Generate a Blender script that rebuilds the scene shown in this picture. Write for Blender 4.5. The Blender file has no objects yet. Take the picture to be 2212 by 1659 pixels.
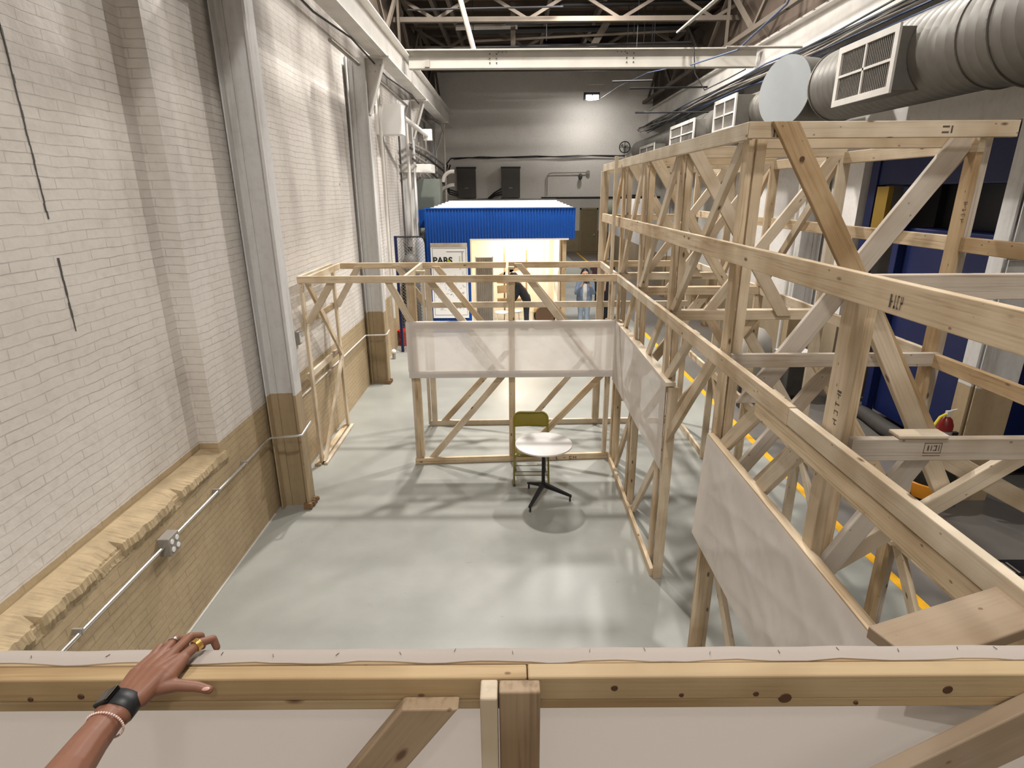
import bpy, bmesh, math, random
from mathutils import Vector, Matrix
random.seed(7)
PI = math.pi
S = bpy.context.scene
C = S.collection

# ---------------------------------------------------------------- camera, world, lamps, exposure
cam_d = bpy.data.cameras.new('camera'); cam = bpy.data.objects.new('camera', cam_d); C.objects.link(cam)
cam_d.sensor_width = 36.0; cam_d.lens = 1250 / 2212 * 36; cam_d.clip_start = .02; cam_d.clip_end = 120
_p = math.atan((829.5 - 415) / 1250.); _r = math.radians(.35)
R_ = Vector((1, 0, 0)); U_ = Vector((0, math.sin(_p), math.cos(_p))); B_ = Vector((0, -math.cos(_p), math.sin(_p)))
r2 = math.cos(_r) * R_ - math.sin(_r) * U_; u2 = math.sin(_r) * R_ + math.cos(_r) * U_
m3 = Matrix((r2, u2, B_)).transposed()
cam.matrix_world = Matrix.Translation((0, 0, 3.65)) @ m3.to_4x4()
S.camera = cam
S.view_settings.view_transform = 'Standard'; S.view_settings.look = 'None'
S.view_settings.gamma = 1.0; S.view_settings.use_curve_mapping = False
S.view_settings.exposure = 0.10
w = bpy.data.worlds.new('world'); S.world = w; w.use_nodes = True
w.node_tree.nodes['Background'].inputs[0].default_value = (1.0, .93, .84, 1)
w.node_tree.nodes['Background'].inputs[1].default_value = 0.035

def lamp(name, loc, power, size, color=(1, .96, .905), rot=(0, 0, 0), spread=180):
    d = bpy.data.lights.new(name, 'AREA'); d.shape = 'DISK'; d.size = size; d.energy = power; d.color = color
    d.spread = math.radians(spread)
    o = bpy.data.objects.new(name, d); o.location = loc; o.rotation_euler = rot; C.objects.link(o)
    return o
ROOF_AND_FILL_LAMPS = [(-1.0, 11.6, 10.3, 1000, .42), (3.5, 10.9, 10.3, 620, .42), (0.6, 0.6, 10.3, 400, .6), (.3, -3.4, 9.0, 120, .6),  # lamps around the viewer are added unseen fill for the front
              (1.6, 14.15, 7.95, 420, .5), (3.3, 29.5, 6.2, 380, .6)]  # lamp behind the bridge is added, unseen, to brighten the end wall
for i, (x, y, z, pw, sz) in enumerate(ROOF_AND_FILL_LAMPS):
    lamp('roof_or_fill_light', (x, y, z - .02), pw, sz)

# ---------------------------------------------------------------- helpers
def link(o): C.objects.link(o); return o
def tagged(o, label=None, cat=None, group=None, kind=None):
    if label: o['label'] = label
    if cat: o['category'] = cat
    if group: o['group'] = group
    if kind: o['kind'] = kind
    return o
def thing(name, label, cat, loc=(0, 0, 0), group=None):
    o = bpy.data.objects.new(name, None); o.empty_display_size = .1; o.location = loc
    link(o); return tagged(o, label, cat, group)
def mesh_obj(name, verts, faces, mat, parent=None, smooth=False, bevel=0):
    me = bpy.data.meshes.new(name); me.from_pydata([tuple(v) for v in verts], [], faces); me.update()
    o = bpy.data.objects.new(name, me)
    if mat: me.materials.append(mat)
    if smooth:
        for p in me.polygons: p.use_smooth = True
    attach(o, parent)
    if bevel:
        b = o.modifiers.new('b', 'BEVEL'); b.width = bevel; b.segments = 2; b.limit_method = 'ANGLE'
    return o
def attach(o, parent):
    link(o)
    if parent is not None:
        o.parent = parent
        if parent.type == 'EMPTY': o.matrix_parent_inverse = Matrix.Translation(parent.location).inverted()
class MB:
    """collects shapes into one mesh (world coordinates)"""
    def __init__(s): s.v = []; s.f = []
    def add(s, vs, fs):
        n = len(s.v); s.v += [tuple(v) for v in vs]; s.f += [tuple(i + n for i in f) for f in fs]; return s
    def box(s, a, b):
        x0, y0, z0 = a; x1, y1, z1 = b
        return s.add([(x0,y0,z0),(x1,y0,z0),(x1,y1,z0),(x0,y1,z0),(x0,y0,z1),(x1,y0,z1),(x1,y1,z1),(x0,y1,z1)],
              [(0,3,2,1),(4,5,6,7),(0,1,5,4),(1,2,6,5),(2,3,7,6),(3,0,4,7)])
    def bar(s, p0, p1, w, t, n=(0, 0, 1)):
        p0 = Vector(p0); p1 = Vector(p1); a = (p1 - p0).normalized(); n = Vector(n)
        n = (n - a * n.dot(a)).normalized(); q = n.cross(a)
        vs = []
        for P in (p0, p1):
            for sx, sy in ((-1,-1),(1,-1),(1,1),(-1,1)): vs.append(P + q * (w/2*sx) + n * (t/2*sy))
        return s.add(vs, [(3,2,1,0),(4,5,6,7),(0,1,5,4),(1,2,6,5),(2,3,7,6),(3,0,4,7)])
    def tube(s, pts, r, seg=8, cap=True):
        pts = [Vector(p) for p in pts]; rs = r if isinstance(r, (list, tuple)) else [r] * len(pts)
        n0 = len(s.v); prev = None
        for i, P in enumerate(pts):
            d = (pts[min(i+1, len(pts)-1)] - pts[max(i-1, 0)]).normalized()
            if prev is None:
                prev = Vector((0,0,1)) if abs(d.z) < .9 else Vector((1,0,0))
            u = (prev - d * prev.dot(d)).normalized(); prev = u; v = d.cross(u)
            for k in range(seg):
                a = 2*PI*k/seg; s.v.append(tuple(P + (u*math.cos(a) + v*math.sin(a)) * rs[i]))
        for i in range(len(pts)-1):
            for k in range(seg):
                a = n0 + i*seg + k; b = n0 + i*seg + (k+1) % seg
                s.f.append((a, b, b+seg, a+seg))
        if cap:
            s.f.append(tuple(n0 + k for k in reversed(range(seg)))); s.f.append(tuple(n0 + (len(pts)-1)*seg + k for k in range(seg)))
        return s
    def lathe(s, c, prof, seg=32, axis='z'):
        n0 = len(s.v)
        for (r, h) in prof:
            for k in range(seg):
                a = 2*PI*k/seg; x, y = r*math.cos(a), r*math.sin(a)
                if axis == 'z': s.v.append((c[0]+x, c[1]+y, c[2]+h))
                elif axis == 'y': s.v.append((c[0]+x, c[1]+h, c[2]+y))
                else: s.v.append((c[0]+h, c[1]+x, c[2]+y))
        for i in range(len(prof)-1):
            for k in range(seg):
                a = n0+i*seg+k; b = n0+i*seg+(k+1) % seg; s.f.append((a, b, b+seg, a+seg))
        s.f.append(tuple(n0+k for k in reversed(range(seg)))); s.f.append(tuple(n0+(len(prof)-1)*seg+k for k in range(seg)))
        return s
    def ball(s, c, r, seg=12, rings=8, sc=(1,1,1)):
        n0 = len(s.v)
        for i in range(1, rings):
            t = PI*i/rings
            for k in range(seg):
                a = 2*PI*k/seg
                s.v.append((c[0]+r*sc[0]*math.sin(t)*math.cos(a), c[1]+r*sc[1]*math.sin(t)*math.sin(a), c[2]+r*sc[2]*math.cos(t)))
        top = len(s.v); s.v.append((c[0], c[1], c[2]+r*sc[2])); s.v.append((c[0], c[1], c[2]-r*sc[2]))
        for i in range(rings-2):
            for k in range(seg):
                a = n0+i*seg+k; b = n0+i*seg+(k+1) % seg; s.f.append((a, a+seg, b+seg, b))
        for k in range(seg):
            s.f.append((top, n0+k, n0+(k+1) % seg)); l = n0+(rings-2)*seg; s.f.append((top+1, l+(k+1) % seg, l+k))
        return s
    def build(s, name, mat, parent=None, smooth=False, bevel=0):
        return mesh_obj(name, s.v, s.f, mat, parent, smooth, bevel)
def fixn(o):
    bm = bmesh.new(); bm.from_mesh(o.data); bmesh.ops.recalc_face_normals(bm, faces=bm.faces); bm.to_mesh(o.data); bm.free(); return o
def smooth_angle(o, a=40):
    fixn(o)
    for p in o.data.polygons: p.use_smooth = True
    o.data.set_sharp_from_angle(angle=math.radians(a)); return o

# ---------------------------------------------------------------- materials
def mat(name):
    m = bpy.data.materials.new(name); m.use_nodes = True; nt = m.node_tree
    return m, nt, nt.nodes, nt.links, nt.nodes['Principled BSDF']
def N(nt, t, **k):
    n = nt.nodes.new(t)
    for a, b in k.items(): setattr(n, a, b)
    return n
def plain(name, col, rough=.6, metal=0, noise=.12, scale=6, bump=0, spec=.4):
    m, nt, ns, ln, b = mat(name)
    b.inputs['Roughness'].default_value = rough; b.inputs['Metallic'].default_value = metal
    b.inputs['Specular IOR Level'].default_value = spec
    tc = N(nt, 'ShaderNodeTexCoord'); nz = N(nt, 'ShaderNodeTexNoise'); nz.inputs['Scale'].default_value = scale; nz.inputs['Detail'].default_value = 5
    ln.new(tc.outputs['Object'], nz.inputs['Vector'])
    mx = N(nt, 'ShaderNodeMix', data_type='RGBA'); c = Vector(col)
    mx.inputs[6].default_value = (*(c*(1-noise)), 1); mx.inputs[7].default_value = (*[min(1, v*(1+noise)) for v in c], 1)
    ln.new(nz.outputs['Fac'], mx.inputs[0]); ln.new(mx.outputs[2], b.inputs['Base Color'])
    if bump:
        bp = N(nt, 'ShaderNodeBump'); bp.inputs['Strength'].default_value = bump; bp.inputs['Distance'].default_value = .01
        ln.new(nz.outputs['Fac'], bp.inputs['Height']); ln.new(bp.outputs[0], b.inputs['Normal'])
    return m
def emis(name, col, s):
    m, nt, ns, ln, b = mat(name); b.inputs['Base Color'].default_value = (*col, 1)
    b.inputs['Emission Color'].default_value = (*col, 1); b.inputs['Emission Strength'].default_value = s; return m
def ramp(nt, stops, interp='LINEAR'):
    r = N(nt, 'ShaderNodeValToRGB'); cr = r.color_ramp; cr.interpolation = interp
    while len(cr.elements) < len(stops): cr.elements.new(.5)
    for e, (p, c) in zip(cr.elements, stops): e.position = p; e.color = (*c, 1) if len(c) == 3 else c
    return r
def mth(nt, op, a, b_=None, clamp=False):
    n = N(nt, 'ShaderNodeMath', operation=op); n.use_clamp = clamp
    for i, v in enumerate((a, b_)):
        if v is None: continue
        if isinstance(v, (int, float)): n.inputs[i].default_value = v
        else: nt.links.new(v, n.inputs[i])
    return n.outputs[0]
def mixc(nt, fac, a, b_, mode='MIX'):
    n = N(nt, 'ShaderNodeMix', data_type='RGBA', blend_type=mode)
    for i, v in ((0, fac), (6, a), (7, b_)):
        if isinstance(v, (int, float)): n.inputs[i].default_value = v
        elif isinstance(v, tuple): n.inputs[i].default_value = (*v, 1)
        else: nt.links.new(v, n.inputs[i])
    return n.outputs[2]

def wood_mat(name='pine_lumber', light=(.63, .50, .34), dark=(.45, .33, .20), pale=(.60, .54, .45), knots=1.0):
    # board lies along its own X axis; every board object gets its own offset and tone
    m, nt, ns, ln, b = mat(name)
    tc = N(nt, 'ShaderNodeTexCoord'); oi = N(nt, 'ShaderNodeObjectInfo')
    off = N(nt, 'ShaderNodeCombineXYZ')
    for i in range(3): ln.new(mth(nt, 'MULTIPLY', oi.outputs['Random'], 37. + 11*i), off.inputs[i])
    ad = N(nt, 'ShaderNodeVectorMath', operation='ADD'); ln.new(tc.outputs['Object'], ad.inputs[0]); ln.new(off.outputs[0], ad.inputs[1])
    mp = N(nt, 'ShaderNodeMapping'); mp.inputs['Scale'].default_value = (1.3, 26, 26); ln.new(ad.outputs[0], mp.inputs[0])
    nz = N(nt, 'ShaderNodeTexNoise'); nz.inputs['Scale'].default_value = 1.6; nz.inputs['Detail'].default_value = 4; nz.inputs['Distortion'].default_value = .6
    ln.new(mp.outputs[0], nz.inputs['Vector'])
    wv = N(nt, 'ShaderNodeTexWave', wave_type='BANDS', bands_direction='Y'); wv.inputs['Scale'].default_value = .9
    wv.inputs['Distortion'].default_value = 7; wv.inputs['Detail'].default_value = 3; wv.inputs['Detail Scale'].default_value = .7
    ln.new(mp.outputs[0], wv.inputs['Vector'])
    g = mth(nt, 'ADD', mth(nt, 'MULTIPLY', nz.outputs['Fac'], .92), mth(nt, 'MULTIPLY', wv.outputs['Fac'], .08))
    r = ramp(nt, [(.30, dark), (.48, light), (.75, tuple(min(1, c*1.12) for c in light))]); ln.new(g, r.inputs[0])
    tone = mixc(nt, mth(nt, 'MULTIPLY', oi.outputs['Random'], .75), r.outputs[0], pale)
    # broad weathering blotches
    bz = N(nt, 'ShaderNodeTexNoise'); bz.inputs['Scale'].default_value = 2.3; bz.inputs['Detail'].default_value = 3; ln.new(ad.outputs[0], bz.inputs['Vector'])
    tone = mixc(nt, mth(nt, 'MULTIPLY', mth(nt, 'GREATER_THAN', bz.outputs['Fac'], .60), .0), tone, dark)
    rb = ramp(nt, [(.42, (1, 1, 1)), (.66, (.70, .64, .56))]); ln.new(bz.outputs['Fac'], rb.inputs[0])
    tone = mixc(nt, 1.0, tone, rb.outputs[0], 'MULTIPLY')
    # knots
    mk = N(nt, 'ShaderNodeMapping'); mk.inputs['Scale'].default_value = (3.6, 9, 9); ln.new(ad.outputs[0], mk.inputs[0])
    vo = N(nt, 'ShaderNodeTexVoronoi', feature='F1'); vo.inputs['Scale'].default_value = 1.0; ln.new(mk.outputs[0], vo.inputs['Vector'])
    rk = ramp(nt, [(.06, (1, 1, 1)), (.11, (0, 0, 0))]); ln.new(vo.outputs['Distance'], rk.inputs[0])
    tone = mixc(nt, mth(nt, 'MULTIPLY', rk.outputs[0], .85*knots), tone, (.085, .04, .018))
    # nail heads, pitch specks
    m2_ = N(nt, 'ShaderNodeMapping'); m2_.inputs['Scale'].default_value = (9, 15, 15); ln.new(ad.outputs[0], m2_.inputs[0])
    v2 = N(nt, 'ShaderNodeTexVoronoi', feature='F1'); v2.inputs['Scale'].default_value = 1.0; ln.new(m2_.outputs[0], v2.inputs['Vector'])
    r2_ = ramp(nt, [(.05, (1, 1, 1)), (.085, (0, 0, 0))]); ln.new(v2.outputs['Distance'], r2_.inputs[0])
    tone = mixc(nt, mth(nt, 'MULTIPLY', r2_.outputs[0], .7*knots), tone, (.12, .065, .03))
    ln.new(tone, b.inputs['Base Color']); b.inputs['Roughness'].default_value = .62; b.inputs['Specular IOR Level'].default_value = .3
    bp = N(nt, 'ShaderNodeBump'); bp.inputs['Strength'].default_value = .18; bp.inputs['Distance'].default_value = .004
    ln.new(g, bp.inputs['Height']); ln.new(bp.outputs[0], b.inputs['Normal'])
    return m

def wall_mat(name, upper=(.74, .70, .66), lower=(.47, .37, .235), split=1.36, brick=True, axis='Y', grime=.6, brick_d=1.0, streak=False, upper_dark=0):
    # painted brick: the two paint colours meet at a horizontal line; courses run along the wall
    m, nt, ns, ln, b = mat(name)
    ge = N(nt, 'ShaderNodeNewGeometry'); sp = N(nt, 'ShaderNodeSeparateXYZ'); ln.new(ge.outputs['Position'], sp.inputs[0])
    cb = N(nt, 'ShaderNodeCombineXYZ')
    if axis == 'Y': ln.new(mth(nt, 'ADD', sp.outputs[1], sp.outputs[0]), cb.inputs[0])
    else: ln.new(sp.outputs[0], cb.inputs[0])
    ln.new(sp.outputs[2], cb.inputs[1])
    wn = N(nt, 'ShaderNodeTexNoise'); wn.inputs['Scale'].default_value = 3.0; wn.inputs['Detail'].default_value = 4; ln.new(ge.outputs['Position'], wn.inputs['Vector'])
    wv = N(nt, 'ShaderNodeVectorMath', operation='SCALE'); ln.new(wn.outputs['Color'], wv.inputs[0]); wv.inputs['Scale'].default_value = .045
    ad = N(nt, 'ShaderNodeVectorMath', operation='ADD'); ln.new(cb.outputs[0], ad.inputs[0]); ln.new(wv.outputs[0], ad.inputs[1])
    br = N(nt, 'ShaderNodeTexBrick'); br.inputs['Scale'].default_value = 1; br.inputs['Brick Width'].default_value = .36
    br.inputs['Row Height'].default_value = .070; br.inputs['Mortar Size'].default_value = .0034; br.inputs['Mortar Smooth'].default_value = .35
    br.inputs['Color1'].default_value = (1, 1, 1, 1); br.inputs['Color2'].default_value = (.93, .93, .93, 1); br.inputs['Mortar'].default_value = (.0, .0, .0, 1)
    ln.new(ad.outputs[0], br.inputs['Vector'])
    big = N(nt, 'ShaderNodeTexNoise'); big.inputs['Scale'].default_value = .55; big.inputs['Detail'].default_value = 6; big.inputs['Roughness'].default_value = .62
    if streak:
        sm = N(nt, 'ShaderNodeMapping'); sm.inputs['Scale'].default_value = (7, 7, .7); ln.new(ge.outputs['Position'], sm.inputs[0]); ln.new(sm.outputs[0], big.inputs['Vector'])
    else: ln.new(ge.outputs['Position'], big.inputs['Vector'])
    fine = N(nt, 'ShaderNodeTexNoise'); fine.inputs['Scale'].default_value = 14; fine.inputs['Detail'].default_value = 6
    ln.new(ge.outputs['Position'], fine.inputs['Vector'])
    edge = mth(nt, 'ADD', sp.outputs[2], mth(nt, 'MULTIPLY', mth(nt, 'SUBTRACT', fine.outputs['Fac'], .5), .012))
    up = mth(nt, 'GREATER_THAN', edge, split)
    gr = ramp(nt, [(.36, (1, 1, 1)), (.56, (.84, .82, .80)), (.70, (.50, .47, .44))]); ln.new(big.outputs['Fac'], gr.inputs[0])
    lo_d = ramp(nt, [(.35, (1.12, 1.1, 1.08)), (.7, (.70, .66, .60))]); ln.new(big.outputs['Fac'], lo_d.inputs[0])
    cu = mixc(nt, grime, upper, gr.outputs[0], 'MULTIPLY'); cl = mixc(nt, .8, lower, lo_d.outputs[0], 'MULTIPLY')
    c = mixc(nt, up, cl, cu)
    fr = ramp(nt, [(.30, (.90, .89, .88)), (.5, (1, 1, 1))]); ln.new(fine.outputs['Fac'], fr.inputs[0]); c = mixc(nt, .7, c, fr.outputs[0], 'MULTIPLY')
    # dirt sitting in the joints, patchy
    jn = N(nt, 'ShaderNodeTexNoise'); jn.inputs['Scale'].default_value = 3.3; jn.inputs['Detail'].default_value = 5; ln.new(ge.outputs['Position'], jn.inputs['Vector'])
    jr = ramp(nt, [(.44, (0, 0, 0)), (.66, (1, 1, 1))]); ln.new(jn.outputs['Fac'], jr.inputs[0])
    jm = mth(nt, 'MULTIPLY', br.outputs['Fac'], mth(nt, 'MULTIPLY', jr.outputs[0], 1.0 if brick else 0), True)
    c = mixc(nt, mth(nt, 'MULTIPLY', jm, .34), c, (.16, .14, .12))
    if upper_dark:                  # dark brown noise patches, stronger towards the top of the wall
        so = N(nt, 'ShaderNodeTexNoise'); so.inputs['Scale'].default_value = .75; so.inputs['Detail'].default_value = 3
        mp_ = N(nt, 'ShaderNodeMapping'); mp_.inputs['Scale'].default_value = (1, 1.3, .45); mp_.inputs['Location'].default_value = (0, .6, 0); ln.new(ge.outputs['Position'], mp_.inputs[0]); ln.new(mp_.outputs[0], so.inputs['Vector'])
        sr = ramp(nt, [(.44, (0, 0, 0)), (.66, (1, 1, 1))]); ln.new(so.outputs['Fac'], sr.inputs[0])
        hz_ = N(nt, 'ShaderNodeMapRange'); hz_.inputs['From Min'].default_value = 2.6; hz_.inputs['From Max'].default_value = 4.4; ln.new(sp.outputs[2], hz_.inputs['Value'])
        c = mixc(nt, mth(nt, 'MULTIPLY', mth(nt, 'MULTIPLY', sr.outputs[0], hz_.outputs[0]), upper_dark), c, (.16, .135, .115))
    # black chips and plugged holes
    vo = N(nt, 'ShaderNodeTexVoronoi'); vo.inputs['Scale'].default_value = 1.15; ln.new(ge.outputs['Position'], vo.inputs['Vector'])
    rv = ramp(nt, [(.018, (1, 1, 1)), (.03, (0, 0, 0))]); ln.new(vo.outputs['Distance'], rv.inputs[0])
    c = mixc(nt, mth(nt, 'MULTIPLY', rv.outputs[0], .8 if brick else .2), c, (.03, .025, .02))
    ln.new(c, b.inputs['Base Color']); b.inputs['Roughness'].default_value = .55; b.inputs['Specular IOR Level'].default_value = .3
    bp = N(nt, 'ShaderNodeBump'); bp.inputs['Strength'].default_value = brick_d if brick else .12; bp.inputs['Distance'].default_value = .012
    h = mth(nt, 'ADD', mth(nt, 'MULTIPLY', br.outputs['Fac'], -.8 if brick else 0), mth(nt, 'MULTIPLY', fine.outputs['Fac'], .5))
    ln.new(h, bp.inputs['Height']); ln.new(bp.outputs[0], b.inputs['Normal'])
    return m

def floor_mat():
    m, nt, ns, ln, b = mat('painted_concrete_floor')
    ge = N(nt, 'ShaderNodeNewGeometry'); sp = N(nt, 'ShaderNodeSeparateXYZ'); ln.new(ge.outputs['Position'], sp.inputs[0])
    a = N(nt, 'ShaderNodeTexNoise'); a.inputs['Scale'].default_value = .8; a.inputs['Detail'].default_value = 7; a.inputs['Roughness'].default_value = .6
    ln.new(ge.outputs['Position'], a.inputs['Vector'])
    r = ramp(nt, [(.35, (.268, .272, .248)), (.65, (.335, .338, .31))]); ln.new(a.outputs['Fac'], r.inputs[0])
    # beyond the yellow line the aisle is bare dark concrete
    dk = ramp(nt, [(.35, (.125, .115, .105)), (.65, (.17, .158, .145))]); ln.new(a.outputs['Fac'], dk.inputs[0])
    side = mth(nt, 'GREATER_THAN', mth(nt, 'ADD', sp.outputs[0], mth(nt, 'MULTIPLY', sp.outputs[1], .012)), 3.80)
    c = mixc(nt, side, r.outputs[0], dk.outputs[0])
    # scuffs and worn spots
    s = N(nt, 'ShaderNodeTexNoise'); s.inputs['Scale'].default_value = 5.5; s.inputs['Detail'].default_value = 9; s.inputs['Roughness'].default_value = .7
    ln.new(ge.outputs['Position'], s.inputs['Vector'])
    rs = ramp(nt, [(.27, (.72, .69, .64)), (.36, (1, 1, 1))]); ln.new(s.outputs['Fac'], rs.inputs[0]); c = mixc(nt, 1, c, rs.outputs[0], 'MULTIPLY')
    ln.new(c, b.inputs['Base Color'])
    rr = ramp(nt, [(.3, (.30, .30, .30)), (.7, (.46, .46, .46))]); ln.new(a.outputs['Fac'], rr.inputs[0]); ln.new(rr.outputs[0], b.inputs['Roughness'])
    b.inputs['Specular IOR Level'].default_value = .38
    bp = N(nt, 'ShaderNodeBump'); bp.inputs['Strength'].default_value = .10; bp.inputs['Distance'].default_value = .02
    ln.new(a.outputs['Fac'], bp.inputs['Height']); ln.new(bp.outputs[0], b.inputs['Normal'])
    return m

def fabric_mat(name, col=(.70, .67, .64), tr=.22, wr=.5, tl_=.34):
    m, nt, ns, ln, b = mat(name)
    out = ns['Material Output']
    b.inputs['Base Color'].default_value = (*col, 1); b.inputs['Roughness'].default_value = .85; b.inputs['Specular IOR Level'].default_value = .15
    tl = N(nt, 'ShaderNodeBsdfTranslucent'); tl.inputs[0].default_value = (*[c*.95 for c in col], 1)
    tp = N(nt, 'ShaderNodeBsdfTransparent')
    m1 = N(nt, 'ShaderNodeMixShader'); m1.inputs[0].default_value = tl_; ln.new(b.outputs[0], m1.inputs[1]); ln.new(tl.outputs[0], m1.inputs[2])
    m2 = N(nt, 'ShaderNodeMixShader'); m2.inputs[0].default_value = tr; ln.new(m1.outputs[0], m2.inputs[1]); ln.new(tp.outputs[0], m2.inputs[2])
    ln.new(m2.outputs[0], out.inputs['Surface'])
    tc = N(nt, 'ShaderNodeTexCoord'); mp = N(nt, 'ShaderNodeMapping'); mp.inputs['Rotation'].default_value = (.5, .5, .6); mp.inputs['Scale'].default_value = (3, 3, .9)
    ln.new(tc.outputs['Object'], mp.inputs[0]); nz = N(nt, 'ShaderNodeTexNoise'); nz.inputs['Scale'].default_value = 1.8; nz.inputs['Detail'].default_value = 3
    ln.new(mp.outputs[0], nz.inputs['Vector'])
    bp = N(nt, 'ShaderNodeBump'); bp.inputs['Strength'].default_value = wr; bp.inputs['Distance'].default_value = .05
    ln.new(nz.outputs['Fac'], bp.inputs['Height']); ln.new(bp.outputs[0], b.inputs['Normal']); ln.new(bp.outputs[0], tl.inputs['Normal'])
    return m

WOOD = wood_mat()
WOODN = wood_mat('amber_pine', light=(.46, .33, .19), dark=(.33, .21, .11), pale=(.48, .37, .24), knots=1.1)
WOODP = wood_mat('amber_parapet_pine', light=(.41, .29, .155), dark=(.29, .185, .085), pale=(.41, .31, .185), knots=1.18)
WOODD = wood_mat('dull_brown_pine', light=(.33, .24, .155), dark=(.22, .15, .09), pale=(.34, .27, .20), knots=1.0)
WOODG = wood_mat('weathered_grey_pine', light=(.50, .43, .36), dark=(.34, .27, .20), pale=(.52, .48, .43), knots=1.0)
WALL_L = wall_mat('painted_brick_white_over_tan', upper_dark=.75)
WALL_S = wall_mat('smooth_painted_wall', upper=(.68, .65, .61), lower=(.30, .25, .165), split=1.3, brick=False, axis='X', grime=.35)
WALL_R = wall_mat('side_wall_paint', upper=(.64, .62, .60), lower=(.28, .23, .16), split=1.31, brick=False, axis='Y', grime=.5)
COLP = wall_mat('column_paint_chipped', upper=(.62, .62, .62), lower=(.36, .28, .175), split=1.46, brick=False, axis='Y', grime=1.0, streak=True)
FLOOR = floor_mat()
FAB = fabric_mat('thin_white_cloth', col=(.84, .80, .77), tr=.20, wr=.25); FABN = fabric_mat('thick_cream_cloth', col=(.66, .61, .575), tr=.0, wr=.10, tl_=.52)
FABF = fabric_mat('sheer_white_cloth_taut', col=(.86, .82, .79), tr=.02, wr=.25)
STEELW = plain('off_white_steel_paint', (.56, .535, .50), .5, noise=.25, scale=3)
STEELB = plain('bridge_beam_paint', (.34, .32, .285), .6, noise=.25, scale=2)
STEELG = plain('grey_dusty_steel', (.30, .275, .245), .6, noise=.3, scale=4)
GALV = plain('galvanised_duct', (.155, .145, .128), .5, .3, noise=.22, scale=7)
GALVL = plain('pale_duct_cap', (.30, .32, .33), .7, .0, noise=.05)
CONDUIT = plain('bright_conduit', (.72, .72, .72), .22, .9, noise=.1)
BLACK = plain('black_paint', (.012, .012, .014), .45)
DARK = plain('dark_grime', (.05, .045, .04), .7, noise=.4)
BLUE = plain('cobalt_blue_corrugated', (.004, .068, .33), .42, noise=.15)
NAVY = plain('navy_machine_paint', (.004, .010, .062), .45, noise=.2)
WHITE = plain('clean_white', (.78, .77, .75), .5, noise=.03)
WHITET = plain('white_laminate', (.74, .72, .70), .35, noise=.02)
OLIVE = plain('olive_green_enamel', (.23, .185, .012), .28, noise=.12, spec=.6)
YELLOW = plain('yellow_floor_paint', (.78, .40, .012), .5, noise=.18, scale=14)
ORANGE = plain('orange_plastic', (.72, .28, .02), .4)
RED = plain('red_plastic', (.62, .035, .008), .35)
REDX = plain('extinguisher_red', (.17, .012, .012), .3)
GREYBOX = plain('grey_cabinet', (.085, .08, .075), .55)
GREENG = plain('grey_green_cabinet', (.12, .13, .112), .55)
CABLE = plain('black_cable', (.02, .02, .022), .5); CABLEB = plain('blue_cable', (.06, .085, .16), .45); CABLEW = plain('white_cable', (.62, .60, .56), .5)
ROOFM = plain('stained_roof_deck', (.07, .05, .036), .8, noise=.5, scale=2)
ROOFW = plain('old_whitewashed_timber', (.095, .076, .058), .75, noise=.3, scale=3)
CREAM = plain('cream_plywood', (.76, .68, .56), .6, noise=.08)
GOLD = plain('gold_ring_metal', (.80, .52, .16), .2, 1.0, noise=.05); SILVER = plain('silver_ring_metal', (.75, .72, .68), .2, 1.0, noise=.05)
LEDGE = plain('broken_tan_concrete', (.42, .325, .20), .85, noise=.35, scale=9, bump=.9)
BASEM = plain('rust_stained_plinth', (.20, .12, .06), .85, noise=.5, scale=14)
LIT = emis('lamp_glass', (1, .96, .9), 22); 

# ---------------------------------------------------------------- timber boards
ST = .038; SW = .089
def board(parent, name, p0, p1, n, w=SW, t=ST, m=None, label=None, cut=None):
    """one stud as its own mesh, local X along its length, local Z = n (thickness)"""
    p0 = Vector(p0); p1 = Vector(p1); L = (p1 - p0).length; a = (p1 - p0) / L; n = Vector(n)
    n = (n - a * n.dot(a)).normalized(); q = n.cross(a)
    e = random.uniform(-.0012, .0012)
    x0, x1 = -L/2, L/2
    k0 = k1 = 0
    if name == 'brace' and cut is None and abs(a.z) > .25 and abs(n.z) < .5: cut = ('h', 'h')
    if cut:                    # ends sawn level ('h') or plumb ('v')
        def kk(c):
            if c == 'h': return max(-1.6, min(1.6, -q.z / a.z))
            if c == 'v':
                ah = Vector((a.x, a.y, 0)); return max(-1.6, min(1.6, -Vector((q.x, q.y, 0)).dot(ah) / ah.dot(ah)))
            return c
        k0, k1 = kk(cut[0]), kk(cut[1])
    vs = []
    for x, k in ((x0, k0), (x1, k1)):
        for sy, sz in ((-1,-1),(1,-1),(1,1),(-1,1)): vs.append((x + sy*k*w/2, sy*(w/2+e*.7), sz*(t/2+e)))
    o = mesh_obj(name, vs, [(3,2,1,0),(4,5,6,7),(0,1,5,4),(1,2,6,5),(2,3,7,6),(3,0,4,7)], m or WOOD)
    b = o.modifiers.new('b', 'BEVEL'); b.width = .004; b.segments = 2
    M = Matrix((a, q, n)).transposed().to_4x4(); M.translation = (p0 + p1) / 2
    o.parent = parent
    o.matrix_world = M if parent is None else M
    if parent is not None:
        o.matrix_parent_inverse = Matrix.Translation(parent.location).inverted(); o.matrix_basis = M
    if label: o['label'] = label
    return o
NX = (1, 0, 0); NY = (0, 1, 0); NZ = (0, 0, 1)
def slug(parent, o_marks, name='grade_stamp', m=None):
    """thin ink marks lying on a board face"""
    return o_marks.build(name, m or INK, parent)
INK = plain('faded_ink', (.10, .075, .06), .8, noise=.3, scale=40)
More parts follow.
